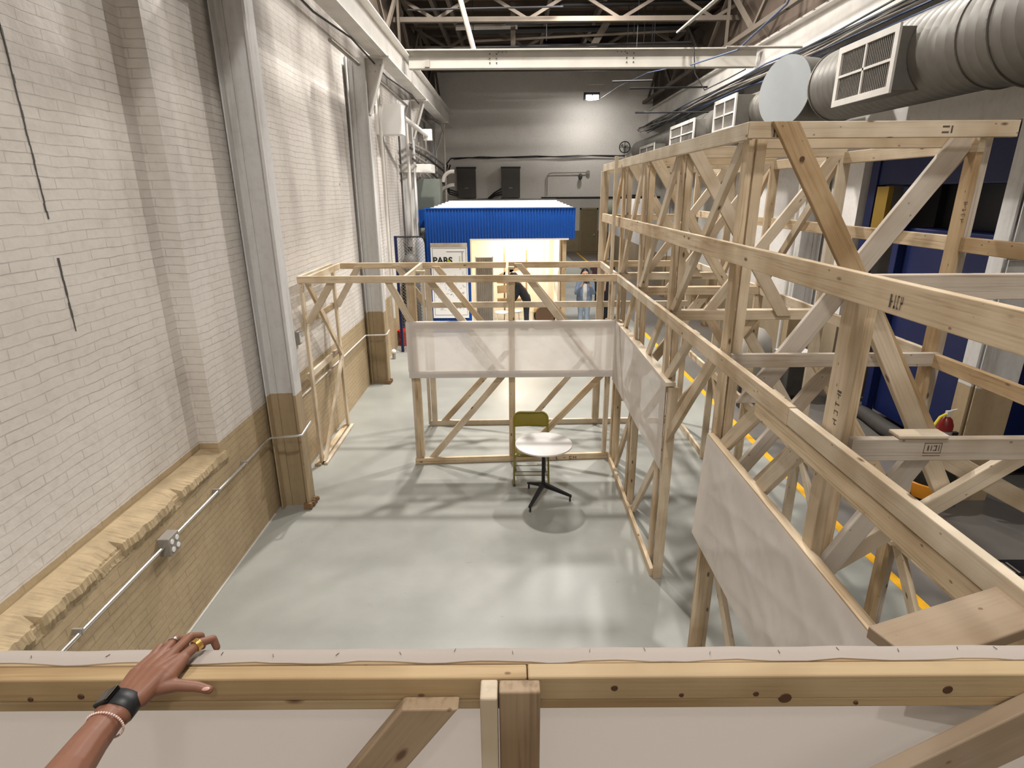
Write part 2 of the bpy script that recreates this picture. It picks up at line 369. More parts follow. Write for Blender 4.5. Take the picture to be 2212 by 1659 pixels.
def ink_on(parent, origin, u, v, marks, name='grade_stamp'):
    mb = MB(); O = Vector(origin); u = Vector(u).normalized(); v = Vector(v).normalized(); n = u.cross(v)
    for (a, b, c, d) in marks:
        P = [O + u*a + v*b, O + u*c + v*b, O + u*c + v*d, O + u*a + v*d]
        mb.add(P + [p - n*.0006 for p in P], [(0,1,2,3),(7,6,5,4),(0,4,5,1),(1,5,6,2),(2,6,7,3),(3,7,4,0)])
    return mb.build(name, INK, parent)

# ---------------------------------------------------------------- the hall
def struct(name, mb, m, smooth=False):
    o = mb.build(name, m, None, smooth) if isinstance(mb, MB) else mb
    o['kind'] = 'structure'; return o
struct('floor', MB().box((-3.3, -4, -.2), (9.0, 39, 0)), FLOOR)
mb = MB()
mb.box((-3.35, 5.14, 0), (-2.85, 38.2, 11.3)).box((-3.35, -4, 0), (-2.85, 5.14, 1.20)).box((-3.5, -4, 1.20), (-3.03, 5.14, 11.3))
struct('wall_left', mb, WALL_L)
# broken concrete sill along the infilled opening
def ledge():
    vs, fs = [], []; n = 420
    rnd = random.Random(3)
    for i in range(n+1):
        y = -1.5 + 6.74*i/n
        bite = .035 if (3.30 < y < 3.62) or (2.78 < y < 2.86) or (4.3 < y < 4.42) else 0
        o = -2.824 - bite - rnd.random()*.010 - .008*math.sin(y*9) - .006*math.sin(y*31+1)
        zt = 1.245 - .012*rnd.random() - bite*.5; zb = 1.13 - .02*rnd.random() - .01*math.sin(y*5)
        vs += [(-3.04, y, 1.30), (-2.93, y, 1.275 - .008*rnd.random()), (o, y, zt), (o + .006 + .008*rnd.random(), y, (zt+zb)/2), (-2.845, y, zb), (-3.04, y, zb)]
    for i in range(n):
        for k in range(6):
            a = i*6+k; b = i*6+(k+1) % 6; fs.append((a, b, b+6, a+6))
    fs.append((5,4,3,2,1,0)); e = n*6; fs.append((e,e+1,e+2,e+3,e+4,e+5))
    return mesh_obj('trim_1', vs, fs, LEDGE)
o = fixn(ledge()); o['kind'] = 'structure'
# arched brick band and relief lines left by an old window
mb = MB(); pr = []
for k in range(15):
    a = PI*k/14
    pr.append((12.95 - 1.0*math.cos(a), 4.85 + .62*math.sin(a))); 
for k in range(14):
    (ya, za), (yb, zb) = pr[k], pr[k+1]
    mb.bar((-2.845, ya, za), (-2.845, yb, zb), .11, .03, NX)
mb.bar((-2.845, 13.95, 4.85), (-2.845, 13.95, 1.6), .12, .03, NX)
struct('trim_2', mb, plain('grey_brick_arch', (.25, .22, .19), .8, noise=.3))
mb = MB().box((-3.3, 24.0, 3.44), (9.0, 24.3, 9.0)).box((-3.3, 24.0, 0), (1.2, 24.3, 3.44))
struct('wall_back', mb, WALL_S)
struct('wall_far', MB().box((-3.3, 38, 0), (9.0, 38.3, 9.0)), WALL_S)
mb = MB().box((5.88, 10.25, 0), (6.3, 38.2, 11.3)).box((5.88, -4, 4.42), (6.3, 10.25, 11.3))
struct('wall_right', mb, WALL_R)
struct('wall_bay', MB().box((8.7, -4, 0), (9.0, 10.4, 11.3)).box((6.3, 10.25, 0), (8.7, 10.4, 9)), WALL_R)
struct('wall_front', MB().box((-3.3, -4.3, 0), (9.0, -4, 11.3)), WALL_S)
mb = MB().box((-3.3, 14.6, 8.25), (9, 39, 8.4)).box((-3.3, -4, 11.2), (9, 14.6, 11.35)).box((-3.3, 14.6, 8.4), (9, 14.75, 11.35))
for k in range(26): mb.box((-3.0, 15.1 + .92*k, 8.10), (8.8, 15.18 + .92*k, 8.25))
struct('ceiling', mb, ROOFM)
# door in the far wall
d = MB().box((4.40, 37.9, 0), (5.42, 38.0, 2.6)).build('door_1', plain('tan_door', (.22, .17, .09), .5)); d['kind'] = 'structure'
MB().box((4.34, 37.86, 0), (4.42, 38.0, 2.68)).box((5.40, 37.86, 0), (5.48, 38.0, 2.68)).box((4.34, 37.86, 2.58), (5.48, 38.0, 2.68)).build('door_frame', plain('tan_frame', (.28, .22, .12), .5), d)
MB().box((5.22, 37.82, 1.0), (5.32, 37.9, 1.12)).build('door_handle', CONDUIT, d)
# dark steel head over the opening in the back wall
struct('trim_3', MB().box((1.2, 23.93, 3.38), (5.9, 24.0, 3.46)), BLACK)
# painted aisle line and far floor lines (paint film on the floor)
def line(pts, wd, name='trim'):
    mb = MB()
    for a, b in zip(pts, pts[1:]): mb.bar((*a, .002), (*b, .002), wd, .003, NZ)
    return struct(name, mb, YELLOW)
line([(3.86, 1.0), (3.80, 4.2), (3.72, 5.6), (3.69, 8.0), (3.62, 13.6), (3.60, 15.4)], .10, 'trim_4')
line([(4.14, 37.2), (4.20, 30.0), (4.9, 22.0)], .10, 'trim_5')
line([(3.9, 37.3), (8.6, 37.2)], .10, 'trim_6')
# light scraped strip along the foot of the left wall
struct('baseboard_left', MB().box((-2.86, -3.9, 0), (-2.83, 6.1, .012)), plain('pale_floor_edge', (.5, .49, .46), .5))

# ---------------------------------------------------------------- steel columns
def column(y, label, x0=-2.85, x1=-2.47, side=1, top=5.85, gusset=True, group=None):
    c = thing('steel_column', label, 'column', ((x0+x1)/2, y, 0), group)
    xa, xb = (x1-.03, x1)
    MB().box((min(x1, x1-.03*side), y-.105, 0), (max(x1, x1-.03*side), y+.105, top)).build('flange', COLP, c, bevel=.004)
    MB().box((min(x0, x1-.03*side), y-.012, 0), (max(x0, x1-.03*side), y+.012, top)).build('web', COLP, c)
    mb = MB()
    for s in (-1, 1):
        X0 = x0+.05*side
        mb.box((min(X0, X0+.09*side), y+s*.012, 0), (max(X0, X0+.09*side), y+s*.03, top)).box((min(X0, X0+.015*side), y+s*.03, 0), (max(X0, X0+.015*side), y+s*.13, top))
    mb.build('corner_angle', COLP, c)
    mb = MB(); rnd = random.Random(int(y*10)); 
    for k in range(10):
        a = 2*PI*k/10; mb.box((x1-.02*side-.05+.015*rnd.random(), y-.13+.026*k, 0), (x1-.02*side+.045+.02*rnd.random(), y-.13+.026*(k+1), .035+.05*rnd.random()))
    mb.build('rusted_base', BASEM, c)
    if gusset:
        g = MB(); xo = x1+.30*side
        g.add([(x1, y-.012, top-.02), (xo, y-.012, top-.02), (x1, y-.012, top-.85), (x1, y+.012, top-.02), (xo, y+.012, top-.02), (x1, y+.012, top-.85)],
              [(0,1,2),(5,4,3),(0,3,4,1),(1,4,5,2),(2,5,3,0)])
        g.bar((x1+.01*side, y, top-.9), (xo, y, top-.08), .16, .02, (side, 0, -.4))
        g.box((min(x1, xo+.12*side), y-.14, top-.03), (max(x1, xo+.12*side), y+.14, top))
        gs = fixn(g.build('bracket', STEELW, c))
        r = MB()
        for i in range(3):
            for j in range(2): r.ball((x1+side*(.06+.09*i), y-.016, top-.12-.1*j), .014, 8, 6)
        r.build('rivets', STEELW, gs)
    return c
column(6.33, 'tall white and tan steel column nearest the viewer on the brick wall', gusset=False)
column(11.15, 'white steel column on the left wall just past the timber gallery')
column(16.0, 'peeling white steel column behind the chain link panel')
column(20.85, 'farthest grey steel column on the left wall by the cable runs')
column(6.5, 'white steel column beside the big navy machine with bolt holes', 5.85, 5.36, -1, 5.95, False)
column(11.3, 'white and tan steel column on the right wall past the navy machine', 5.88, 5.45, -1, 5.95, False)
column(16.2, 'second steel column down the right wall behind the timber tower', 5.88, 5.45, -1, 5.95, False)
column(21.0, 'last steel column on the right wall near the opening', 5.88, 5.45, -1, 5.95, False)

# crane runway girders and bridge
def girder(label, x, y1, zb=5.87, zt=6.33, side=1):
    t = thing('crane_girder', label, 'girder', (x, 0, zb), None)
    MB().box((x-.012, -3.9, zb), (x+.012, y1, zt)).build('web', STEELW, t)
    MB().box((x-.14, -3.9, zb-.02), (x+.14, y1, zb)).box((x-.14, -3.9, zt), (x+.14, y1, zt+.02)).build('flanges', STEELW, t)
    r = MB().box((x-.035, -3.9, zt+.03), (x+.035, y1, zt+.10)).build('rail', STEELG, t)
    y = 4.0
    while y < y1:
        MB().box((min(x+.03*side, x+.11*side), y, zt+.02), (max(x+.03*side, x+.11*side), y+.05, zt+.06)).build('rail_clip', STEELG, r); y += .45
    return t
girder('white crane runway girder running above the left brick wall', -2.22, 22.8)
girder('white crane runway girder on the right above the ducts', 5.22, 23.9, 5.98, 6.48, -1)
t = thing('crane_bridge', 'long white steel bridge beam spanning the hall under the roof', 'beam', (1.5, 13.5, 6.1))
MB().box((-2.1, 13.5, 6.11), (5.1, 13.53, 6.42)).build('web', STEELB, t)
MB().box((-2.1, 13.42, 6.09), (5.1, 13.62, 6.11)).box((-2.2, 13.42, 6.42), (5.1, 13.62, 6.445)).build('flanges', STEELB, t)
mb = MB()
for xc in (-.42, 2.42):
    for i in range(2):
        for j in range(3): mb.ball((xc+.14*i, 13.495, 6.2+.08*j), .014, 8, 6)
    for i in range(3): mb.ball((xc+.18+.08*i if xc < 0 else xc-.2+.08*i, 13.495, 6.39), .010, 8, 6)
mb.build('bolts', DARK, t)
MB().box((-1.75, 13.38, 6.11), (-1.66, 13.5, 6.24)).build('end_stop', STEELG, t)

# roof trusses, purlins, pipes
def truss(y, label):
    t = thing('roof_truss', label, 'truss', (1.5, y, 7.3), 'roof trusses')
    MB().box((-2.8, y-.06, 7.40), (5.8, y+.06, 7.50)).build('bottom_chord', ROOFW, t)
    MB().box((-2.8, y-.06, 7.98), (5.8, y+.06, 8.10)).build('top_chord', ROOFW, t)
    mb = MB(); n = 8
    for k in range(n):
        xa = -2.8 + 8.6*k/n; xb = -2.8 + 8.6*(k+1)/n
        mb.bar((xa, y, 7.45 if k % 2 else 8.03), (xb, y, 8.03 if k % 2 else 7.45), .07, .05, NY)
    mb.build('web_members', ROOFW, t)
truss(15.4, 'nearest roof truss just behind the bridge beam'); truss(18.2, 'middle roof truss beyond the bridge beam'); truss(21.2, 'farthest roof truss next to the end wall')
def long_truss(x, label, z0=6.75, z1=7.96):
    t = thing('clerestory_truss', label, 'truss', (x, 12, z0))
    MB().box((x-.05, 4, z0), (x+.05, 23.9, z0+.10)).box((x-.05, 4, z1), (x+.05, 23.9, z1+.10)).build('chords', ROOFW, t)
    mb = MB(); y = 4.0
    while y < 23:
        mb.bar((x, y, z0+.05), (x, y+1.6, z1), .10, .06, NX); mb.bar((x, y+1.6, z1), (x, y+3.2, z0+.05), .08, .06, NX); mb.bar((x, y+1.6, z0), (x, y+1.6, z1), .08, .05, NX); y += 3.2
    mb.build('web_members', ROOFW, t)
    MB().box((x+.35 if x > 0 else x-.28, 4, z0-.2), (x+.4 if x > 0 else x-.24, 23.9, 8.06)).build('dark_boarding', ROOFM, t)
long_truss(5.0, 'row of whitewashed diagonal truss members above the right girder')
long_truss(-2.55, 'dark truss members above the left girder')
def pipe(name, label, pts, r, m, cat='pipe', group=None, seg=8):
    return smooth_angle(tagged(MB().tube(pts, r, seg).build(name, m), label, cat, group))
pipe('sprinkler_pipe', 'thick dark sprinkler main crossing under the roof', [(-1.0, 17.6, 7.73), (4.6, 17.6, 7.80)], .075, BLACK)
pipe('sprinkler_pipe', 'pale thick pipe stub joined to the dark sprinkler main', [(-1.4, 17.2, 7.72), (.2, 17.2, 7.74)], .065, STEELG)
pipe('sprinkler_pipe', 'thin dark pipe low under the roof behind the bridge beam', [(-2.2, 20.4, 7.62), (4.9, 20.4, 7.72)], .035, BLACK)
pipe('sprinkler_pipe', 'second thin dark pipe just above the bridge beam', [(-2.2, 16.2, 7.02), (4.5, 16.2, 7.14)], .022, BLACK)
pipe('sprinkler_pipe', 'rusty pale pipe sloping across the roof space', [(-.9, 16.9, 7.34), (4.5, 16.9, 7.55)], .03, ROOFW)
pipe('sprinkler_pipe', 'upper dark pipe stub with a hanger', [(-.1, 16.2, 7.56), (2.0, 16.2, 7.62)], .035, BLACK)
pipe('diagonal_brace', 'long pale diagonal pipe leaning down to the bridge beam', [(-1.15, 13.75, 7.9), (-.75, 13.75, 6.45)], .055, STEELG, 'brace')
mb = MB().box((.02, 16.5, 6.9), (.14, 16.6, 8.1))
tagged(mb.build('roof_post', ROOFW), 'short pale vertical post in the roof space left of centre', 'post')
mb = MB().bar((2.7, 17.0, 8.1), (1.95, 17.0, 6.9), .17, .06, NY)
tagged(mb.build('roof_strut', ROOFW), 'wide pale slanting strut in the roof space right of centre', 'strut')
for i, (x, y, z) in enumerate([(-.9, 16.2, 7.05), (.9, 16.2, 7.35), (2.9, 16.2, 7.2), (3.3, 16.2, 7.3), (3.5, 16.2, 7.3), (3.05, 16.2, 7.4)]):
    tagged(MB().tube([(x, y, z-.16), (x, y, 8.1)], .010, 6).build('hanger_rod', BLACK), ['leftmost', 'second from left', 'third from left', 'fifth from left', 'rightmost', 'fourth from left'][i] + ' of the thin dark hanger rods dropping onto the roof pipes', 'rod', 'hanger rods under the roof')
for k in range(3):
    pipe('roof_conduit', ['lowest', 'middle', 'topmost'][k] + ' of three parallel conduits climbing beside the right truss', [(3.55+.11*k, 14.0, 6.85+.07*k), (3.8+.11*k, 8.5, 6.9+.07*k)], .022, CONDUIT if k == 1 else STEELG, 'conduit')
tagged(MB().box((1.0, 20.3, 7.86), (3.4, 21.0, 7.98)).build('roof_board', plain('red_brown_board', (.12, .035, .015), .7)), 'dark red-brown panel between the roof pipes', 'panel')

# roof lamps out of view, some added as fill, and the hanging work light
for i, (x, y, z, pw, sz) in enumerate(ROOF_AND_FILL_LAMPS):
    wh = ['above the left half of the timber gallery', 'above the right half of the timber gallery', 'above the viewer, added as unseen fill', 'behind the viewer, added as unseen fill', 'just behind the bridge beam, added unseen to light the end wall', 'over the far room'][i]
    t = thing('high_bay_or_fill_lamp', 'round high bay lamp hanging ' + wh, 'lamp', (x, y, z))
    MB().lathe((x, y, z), [(.27, 0), (.27, .02), (.12, .22), (.10, .3)], 24).build('reflector', STEELG, t)
    MB().tube([(x, y, z+.28), (x, y, 8.24 if y > 20 else 11.19)], .012, 6).build('rod', BLACK, t)
t = thing('work_light', 'bright twin-head work light hanging in front of the end wall', 'lamp', (2.86, 22.4, 6.8))
MB().box((2.58, 22.42, 6.70), (3.14, 22.52, 6.95)).build('housing', BLACK, t)
for k in range(2): MB().box((2.66+.24*k, 22.40, 6.72), (2.86+.24*k, 22.42, 6.86)).build('lamp_glass', LIT, t)
MB().tube([(2.75, 22.45, 6.95), (2.75, 22.45, 7.2), (3.25, 22.45, 7.2), (3.25, 22.45, 8.1)], .014, 6).build('hanger', STEELW, t)
l = lamp('work_light_light', (2.86, 22.36, 6.72), 60, .3, (1, .97, .92)); l.rotation_euler = (0.95, 0, 0)
lamp('work_light_light', (2.86, 22.6, 6.66), 12, .25, (1, .95, .88)).rotation_euler = (-.35, .1, 0)
pipe('work_light_cable', 'looping blue and white cable from the bridge beam to the work light', [(3.35, 13.6, 6.1), (3.3, 15.5, 6.35), (3.2, 19, 6.6), (3.18, 22.3, 6.75), (3.1, 22.4, 6.7)], .009, CABLEB, 'cable')
pipe('dark_rod', 'short dark horizontal rod stub near the hanging light', [(2.3, 14.5, 6.0), (3.2, 14.5, 6.02)], .02, BLACK, 'rod')
pipe('dark_rod', 'dark rod running from the right truss toward the end wall light', [(2.6, 14.0, 5.78), (4.3, 14.0, 5.80)], .02, BLACK, 'rod')
pipe('dark_rod', 'lowest dark rod crossing in front of the right girder end', [(2.95, 15.0, 5.42), (4.7, 15.0, 5.42)], .022, BLACK, 'rod')
pipe('dark_rod', 'pale rod crossing the right girder near the bridge', [(3.7, 11.2, 5.98), (5.0, 11.2, 5.98)], .022, STEELG, 'rod')

# ---------------------------------------------------------------- spiral duct with grille boxes
DX, DZ, DR = 4.90, 5.12, .48
def duct():
    t = thing('spiral_duct', 'huge grey spiral duct running along the right side under the girder', 'duct', (DX, 10, DZ))
    def ring(y0, y1, r0, r1, name='duct_section'):
        mb = MB(); n = max(2, int(abs(y1-y0)/.14)); prof = []
        for i in range(n+1):
            y = y0+(y1-y0)*i/n; r = r0+(r1-r0)*i/n; prof.append((r, y)); 
            if i < n: prof += [(r+.002, y+.006), (r+.002, y+.014), (r, y+.02)]
        prof = [(r, h) for r, h in prof]
        mb.lathe((DX, 0, DZ), prof, 48, 'y'); return smooth_angle(mb.build(name, GALV, t), 25)
    ring(2.2, 5.3, .60, .60); ring(5.36, 6.0, .58, .56); ring(6.05, 6.5, .53, .50); ring(6.5, 9.55, .49, .48); ring(10.6, 16.0, .36, .36); ring(16.05, 23.6, .32, .32)
    for y, r in ((5.33, .615), (6.02, .575), (6.5, .515), (9.5, .495)):
        MB().lathe((DX, y, DZ), [(r, -.012), (r, .012)], 48, 'y').build('seam_band', GALV, t)
    # short branch closed with a flat disc
    a = Vector((5.0, 10.33, DZ)); b = Vector((4.30, 10.05, DZ)); 
    o = MB().tube([a, b], .50, 48).build('branch', GALV, t); smooth_angle(o)
    d = (b-a).normalized()
    MB().tube([b, b+d*.015], .515, 48).build('end_cap', GALVL, t)
    return t
duct()
def grille(y0, y1, z0, z1, x, xd, label):
    t = thing('duct_grille_box', label, 'vent', (x, y0, z0), 'grille boxes on the duct')
    MB().box((x, y0, z0), (xd, y1, z1)).build('box', GALV, t, bevel=.004)
    f = MB(); e = .045
    f.box((x-.03, y0-.03, z0-.03), (x-.002, y0+e, z1+.03)).box((x-.03, y1-e, z0-.03), (x-.002, y1+.03, z1+.03)).box((x-.03, y0+e, z0-.03), (x-.002, y1-e, z0+e)).box((x-.03, y0+e, z1-e), (x-.002, y1-e, z1+.03))
    f.box((x-.028, y0+e, (z0+z1)/2-.014), (x-.002, y1-e, (z0+z1)/2+.014)).box((x-.028, (y0+y1)/2-.014, z0+e), (x-.002, (y0+y1)/2+.014, z1-e))
    f.build('frame', STEELW, t)
    s = MB(); n = 30
    for k in range(n):
        y = y0+e+(y1-y0-2*e)*(k+.5)/n; s.box((x-.012, y-.003, z0+e), (x-.003, y+.003, z1-e))
    s.build('louvres', STEELG, t)
    MB().box((x+.0, y0+.02, z0+.02), (x+.001, y1-.02, z1-.02)).build('backing', DARK, t)
grille(7.26, 8.44, 4.72, 5.36, 4.30, 4.86, 'nearest square louvred grille box on the big duct')
grille(12.1, 13.3, 4.80, 5.38, 4.30, 4.86, 'second louvred grille box, half behind the timber tower top')
grille(14.7, 16.8, 4.72, 5.24, 4.30, 4.86, 'third louvred grille box along the duct')
grille(18.6, 20.6, 4.55, 5.0, 4.30, 4.86, 'smallest farthest louvred grille box by the end wall')

# cable tray bundle beside the right girder
rnd = random.Random(5)
for k in range(13):
    pts = []; x0 = 4.95 + rnd.uniform(-.22, .18); z0 = 5.78 + rnd.uniform(-.10, .12)
    for i in range(9):
        y = 5.5 + i*2.25; pts.append((x0 + rnd.uniform(-.04, .04), y, z0 + rnd.uniform(-.03, .03) + .05*math.sin(i*1.7+k)))
    m = [CABLE, CABLEB, CABLE, STEELG][k % 4]; nm = {0: 'black', 1: 'blue', 2: 'black', 3: 'grey'}[k % 4]
    pipe('power_cable', nm + ' cable in the loose bundle slung under the right girder', pts, .016, m, 'cable', nm + ' cables in the bundle under the right girder', 6)
pipe('slack_cable', 'blue-grey cable sagging from the roof to the bridge beam end', [(4.1, 9.0, 6.9), (4.15, 10, 6.3), (4.0, 11.5, 6.0), (3.7, 13.3, 6.1)], .016, CABLEB, 'cable')
pipe('slack_cable', 'thin black cable drooping in a loop below the bridge beam', [(3.75, 13.35, 6.44), (3.8, 13.3, 5.95), (4.0, 13.2, 5.62), (4.4, 13.1, 5.8), (4.8, 13.2, 6.0)], .012, CABLE, 'cable')
for k, (y, zz) in enumerate([(2.0, 6.42), (8.6, 6.3)]):
    pass
pipe('girder_cable', 'black cable hanging along the underside of the left girder', [(-2.36, 5.5, 5.80), (-2.36, 8, 5.72), (-2.36, 9.8, 5.84), (-2.3, 12, 5.70), (-2.3, 15, 5.82), (-2.3, 18, 5.66), (-2.3, 21, 5.78)], .014, CABLE, 'cable')
pipe('girder_cable', 'white cable looping along the left girder web', [(-2.18, 6.5, 6.1), (-2.16, 8.5, 5.9), (-2.16, 9.6, 5.86), (-2.18, 11.5, 5.85), (-2.16, 13.2, 5.9)], .014, CABLEW, 'cable')
pipe('girder_cable', 'grey conduit under the wall side of the left girder', [(-2.6, 9.5, 5.75), (-2.6, 22.0, 5.7)], .03, STEELG, 'conduit')

# things fixed to the left wall
pipe('wall_conduit', 'bright steel conduit running along the tan band of the left wall', [(-2.80, 1.6, .955), (-2.80, 4.0, .965), (-2.80, 6.05, .975), (-2.78, 6.13, .98), (-2.5, 6.14, 1.0), (-2.43, 6.16, 1.0), (-2.43, 6.48, 1.04)], .013, CONDUIT, 'conduit')
pipe('wall_conduit', 'thin pale conduit on the tan wall between the two columns', [(-2.82, 6.9, 1.06), (-2.82, 10.9, 1.04), (-2.5, 10.97, 1.03), (-2.44, 11.0, 1.03), (-2.44, 11.3, 1.05)], .013, STEELW, 'conduit')
for y in (2.3, 3.05, 4.9, 5.5): MB().box((-2.85, y, .945), (-2.785, y+.015, .99)).build('pipe_clip', STEELG, bpy.data.objects['wall_conduit'])
t = thing('outlet_box', 'grey four-socket outlet box on the left wall conduit', 'outlet', (-2.8, 4.06, .93))
MB().box((-2.85, 4.0, .87), (-2.755, 4.15, 1.03)).build('box', STEELG, t, bevel=.006)
for i in range(2):
    for j in range(2): MB().tube([(-2.756, 4.04+.07*i, .915+.07*j), (-2.748, 4.04+.07*i, .915+.07*j)], .021, 12).build('socket', WHITE, t)
t = thing('outlet_box', 'small outlet box on the wall behind the left end of the gallery', 'outlet', (-2.85, 7.6, 1.6))
MB().box((-2.85, 7.42, 1.75), (-2.80, 7.52, 1.92)).build('box', STEELG, t); MB().box((-2.80, 7.44, 1.77), (-2.795, 7.50, 1.90)).build('socket', WHITE, t)
t = thing('wall_junction_box', 'white steel box high on the left wall below the crane girder', 'box', (-2.6, 13.4, 4.9))
MB().box((-2.85, 13.35, 4.83), (-2.30, 13.75, 5.42)).build('box', WHITE, t, bevel=.008)
MB().tube([(-2.32, 13.8, 5.2), (-2.0, 15.2, 4.95)], .05, 10).build('arm', STEELW, t)
MB().box((-2.1, 15.1, 4.85), (-1.9, 15.25, 5.1)).build('arm_plate', STEELW, t)
for k, (x, yy, z0, z1, lb) in enumerate([(-2.78, 12.1, 1.2, 5.8, 'thin conduit dropping down the wall right of the arch'), (-2.72, 13.2, .9, 5.7, 'white pipe dropping down the wall below the white box'),
        (-2.52, 15.3, 1.2, 5.3, 'thin white pipe rising in front of the peeling column'), (-2.6, 17.6, 3.3, 5.0, 'grey pipe above the grey-green cabinet'), (-2.5, 18.4, 3.3, 5.2, 'second grey pipe above the grey-green cabinet')]):
    pipe('wall_pipe', lb, [(x, yy, z0), (x, yy, z1)], .035 if k else .012, STEELW if k < 3 else STEELG, 'pipe')
pipe('standing_pipe', 'tall bent grey pipe rising behind the kiosk roof', [(-2.12, 20, 3.3), (-2.12, 20, 5.45), (-2.2, 20, 5.75), (-2.45, 20, 5.85), (-2.7, 20, 5.8)], .035, STEELG, 'pipe')
for k in range(5):
    pipe('pipe_run', ['highest', 'second', 'middle', 'fourth', 'lowest'][k] + ' sloping pipe in the cluttered pipe rack behind the white box', [(-2.55+.03*k, 15.6, 4.85-.13*k), (-2.45, 18.2, 4.80-.17*k), (-2.3, 21.5, 4.55-.22*k)], .035-.003*k, [STEELG, DARK][k % 2], 'pipe')
tagged(MB().box((-2.85, 15.9, 4.15), (-2.05, 16.7, 4.35)).build('wall_hood', STEELW), 'small white hood shelf under the pipe rack', 'hood')
t = thing('electrical_cabinet', 'grey-green electrical cabinet left of the big hoses', 'cabinet', (-2.5, 17.5, 3.3))
MB().box((-2.8, 17.4, 3.1), (-2.02, 18.0, 4.02)).build('box', GREENG, t, bevel=.01)
for x0, x1, lb in ((-2.08, -1.36, 'dark grey wall cabinet nearest the hoses on the end wall'), (-.36, .36, 'dark grey wall cabinet in the middle of the end wall')):
    t = thing('electrical_cabinet', lb, 'cabinet', (x0, 23.8, 3.44))
    MB().box((x0, 23.75, 3.44), (x1, 24.0, 4.55)).build('box', GREYBOX, t, bevel=.01)
    MB().box((x0-.02, 23.74, 4.52), (x1+.02, 24.0, 4.58)).build('cap', BLACK, t)
    MB().box(((x0+x1)/2-.07, 23.74, 3.80), ((x0+x1)/2+.07, 23.75, 3.815)).build('label_plate', STEELW, t)
# big hoses and cables
def arc(c, r, a0, a1, n=12, ax='xz'):
    return [(c[0]+r*math.cos(a0+(a1-a0)*i/n), c[1], c[2]+r*math.sin(a0+(a1-a0)*i/n)) for i in range(n+1)]
pipe('thick_hose', 'thick pale hose arching up beside the grey-green cabinet', arc((-1.75, 19.0, 3.25), .62, PI, PI/2) , .06, STEELG, 'hose')
pipe('thick_hose', 'short pale hose bend on top of the cabinet corner', arc((-1.75, 18.6, 3.95), .30, PI, PI*.45), .06, STEELG, 'hose')
for k in range(3):
    pipe('power_hose', ['upper', 'middle', 'lower'][k] + ' black cable curving into the left dark cabinet', [(-2.4+.1*k, 22.5, 4.6), (-2.5, 23, 4.1-.1*k), (-2.35, 23.4, 3.75-.08*k), (-2.05, 23.6, 3.66-.07*k)], .03, BLACK, 'cable')
    pipe('power_hose', ['upper', 'middle', 'lower'][k] + ' black cable rising into the middle dark cabinet', [(-1.3, 23.6, 3.38-.03*k), (-.9, 23.6, 3.40-.03*k), (-.65, 23.6, 3.62-.06*k), (-.36, 23.6, 3.78-.1*k)], .028, BLACK, 'cable')
pipe('wall_cable', 'sagging black cable strung across the end wall', [(-2.6, 23.9, 4.55), (-2.3, 23.9, 4.90), (-1.6, 23.9, 4.92), (-.9, 23.9, 4.90), (0, 23.9, 4.93), (1, 23.9, 4.96), (2, 23.9, 4.92), (3.2, 23.9, 4.97), (4.4, 23.9, 4.95)], .022, BLACK, 'cable')
pipe('wall_cable', 'second cable beside the sagging one on the end wall', [(-2.2, 23.92, 4.86), (-1.2, 23.92, 4.95), (.3, 23.92, 4.90), (1.4, 23.92, 4.93), (2.6, 23.92, 4.98), (4.0, 23.92, 4.92)], .014, BLACK, 'cable')
pipe('bent_conduit', 'thin grey conduit with an elbow on the end wall', [(1.42, 23.93, 3.5), (1.42, 23.93, 4.22), (1.50, 23.93, 4.33), (1.6, 23.93, 4.35), (3.0, 23.93, 4.36)], .018, STEELG, 'conduit')
tagged(MB().tube([(3.0, 23.9, 4.36), (3.0, 23.99, 4.36)], .075, 14).build('conduit_knob', STEELG), 'round grey knob at the end of the bent conduit', 'knob')
smooth_angle(tagged(MB().lathe((2.70, 23.85, 4.08), [(.02, 0), (.07, .05), (.085, .13), (.05, .22), (.02, .24)], 14).build('dome_camera', GREYBOX), 'small dark drop-shaped camera on the end wall', 'camera'))
t = thing('wall_fan', 'round wire-caged fan high on the right of the end wall', 'fan', (4.35, 23.8, 5.25))
MB().tube([(4.35+.20*math.cos(a*PI/12), 23.75, 5.25+.20*math.sin(a*PI/12)) for a in range(25)], .018, 6).build('cage', BLACK, t)
for k in range(2): MB().bar((4.35-.2*(1-k), 23.75, 5.25-.2*k), (4.35+.2*(1-k), 23.75, 5.25+.2*k), .02, .02, NY).build('spoke', BLACK, t)
for k in range(3):
    a = 2*PI*k/3+.4; MB().bar((4.35, 23.8, 5.25), (4.35+.15*math.cos(a), 23.8, 5.25+.15*math.sin(a)), .09, .008, (.3, 1, 0)).build('blade', STEELG, t)
tagged(MB().box((-2.0, 23.5, 3.25), (1.75, 23.95, 3.40)).build('wireway', STEELG), 'long grey wireway trough on the end wall behind the kiosk', 'wireway')
pipe('black_conduit', 'black line with end drop at the right of the opening', [(4.5, 24.0-.1, 3.5), (5.05, 23.9, 3.5), (5.05, 23.9, 3.2)], .03, BLACK, 'conduit')
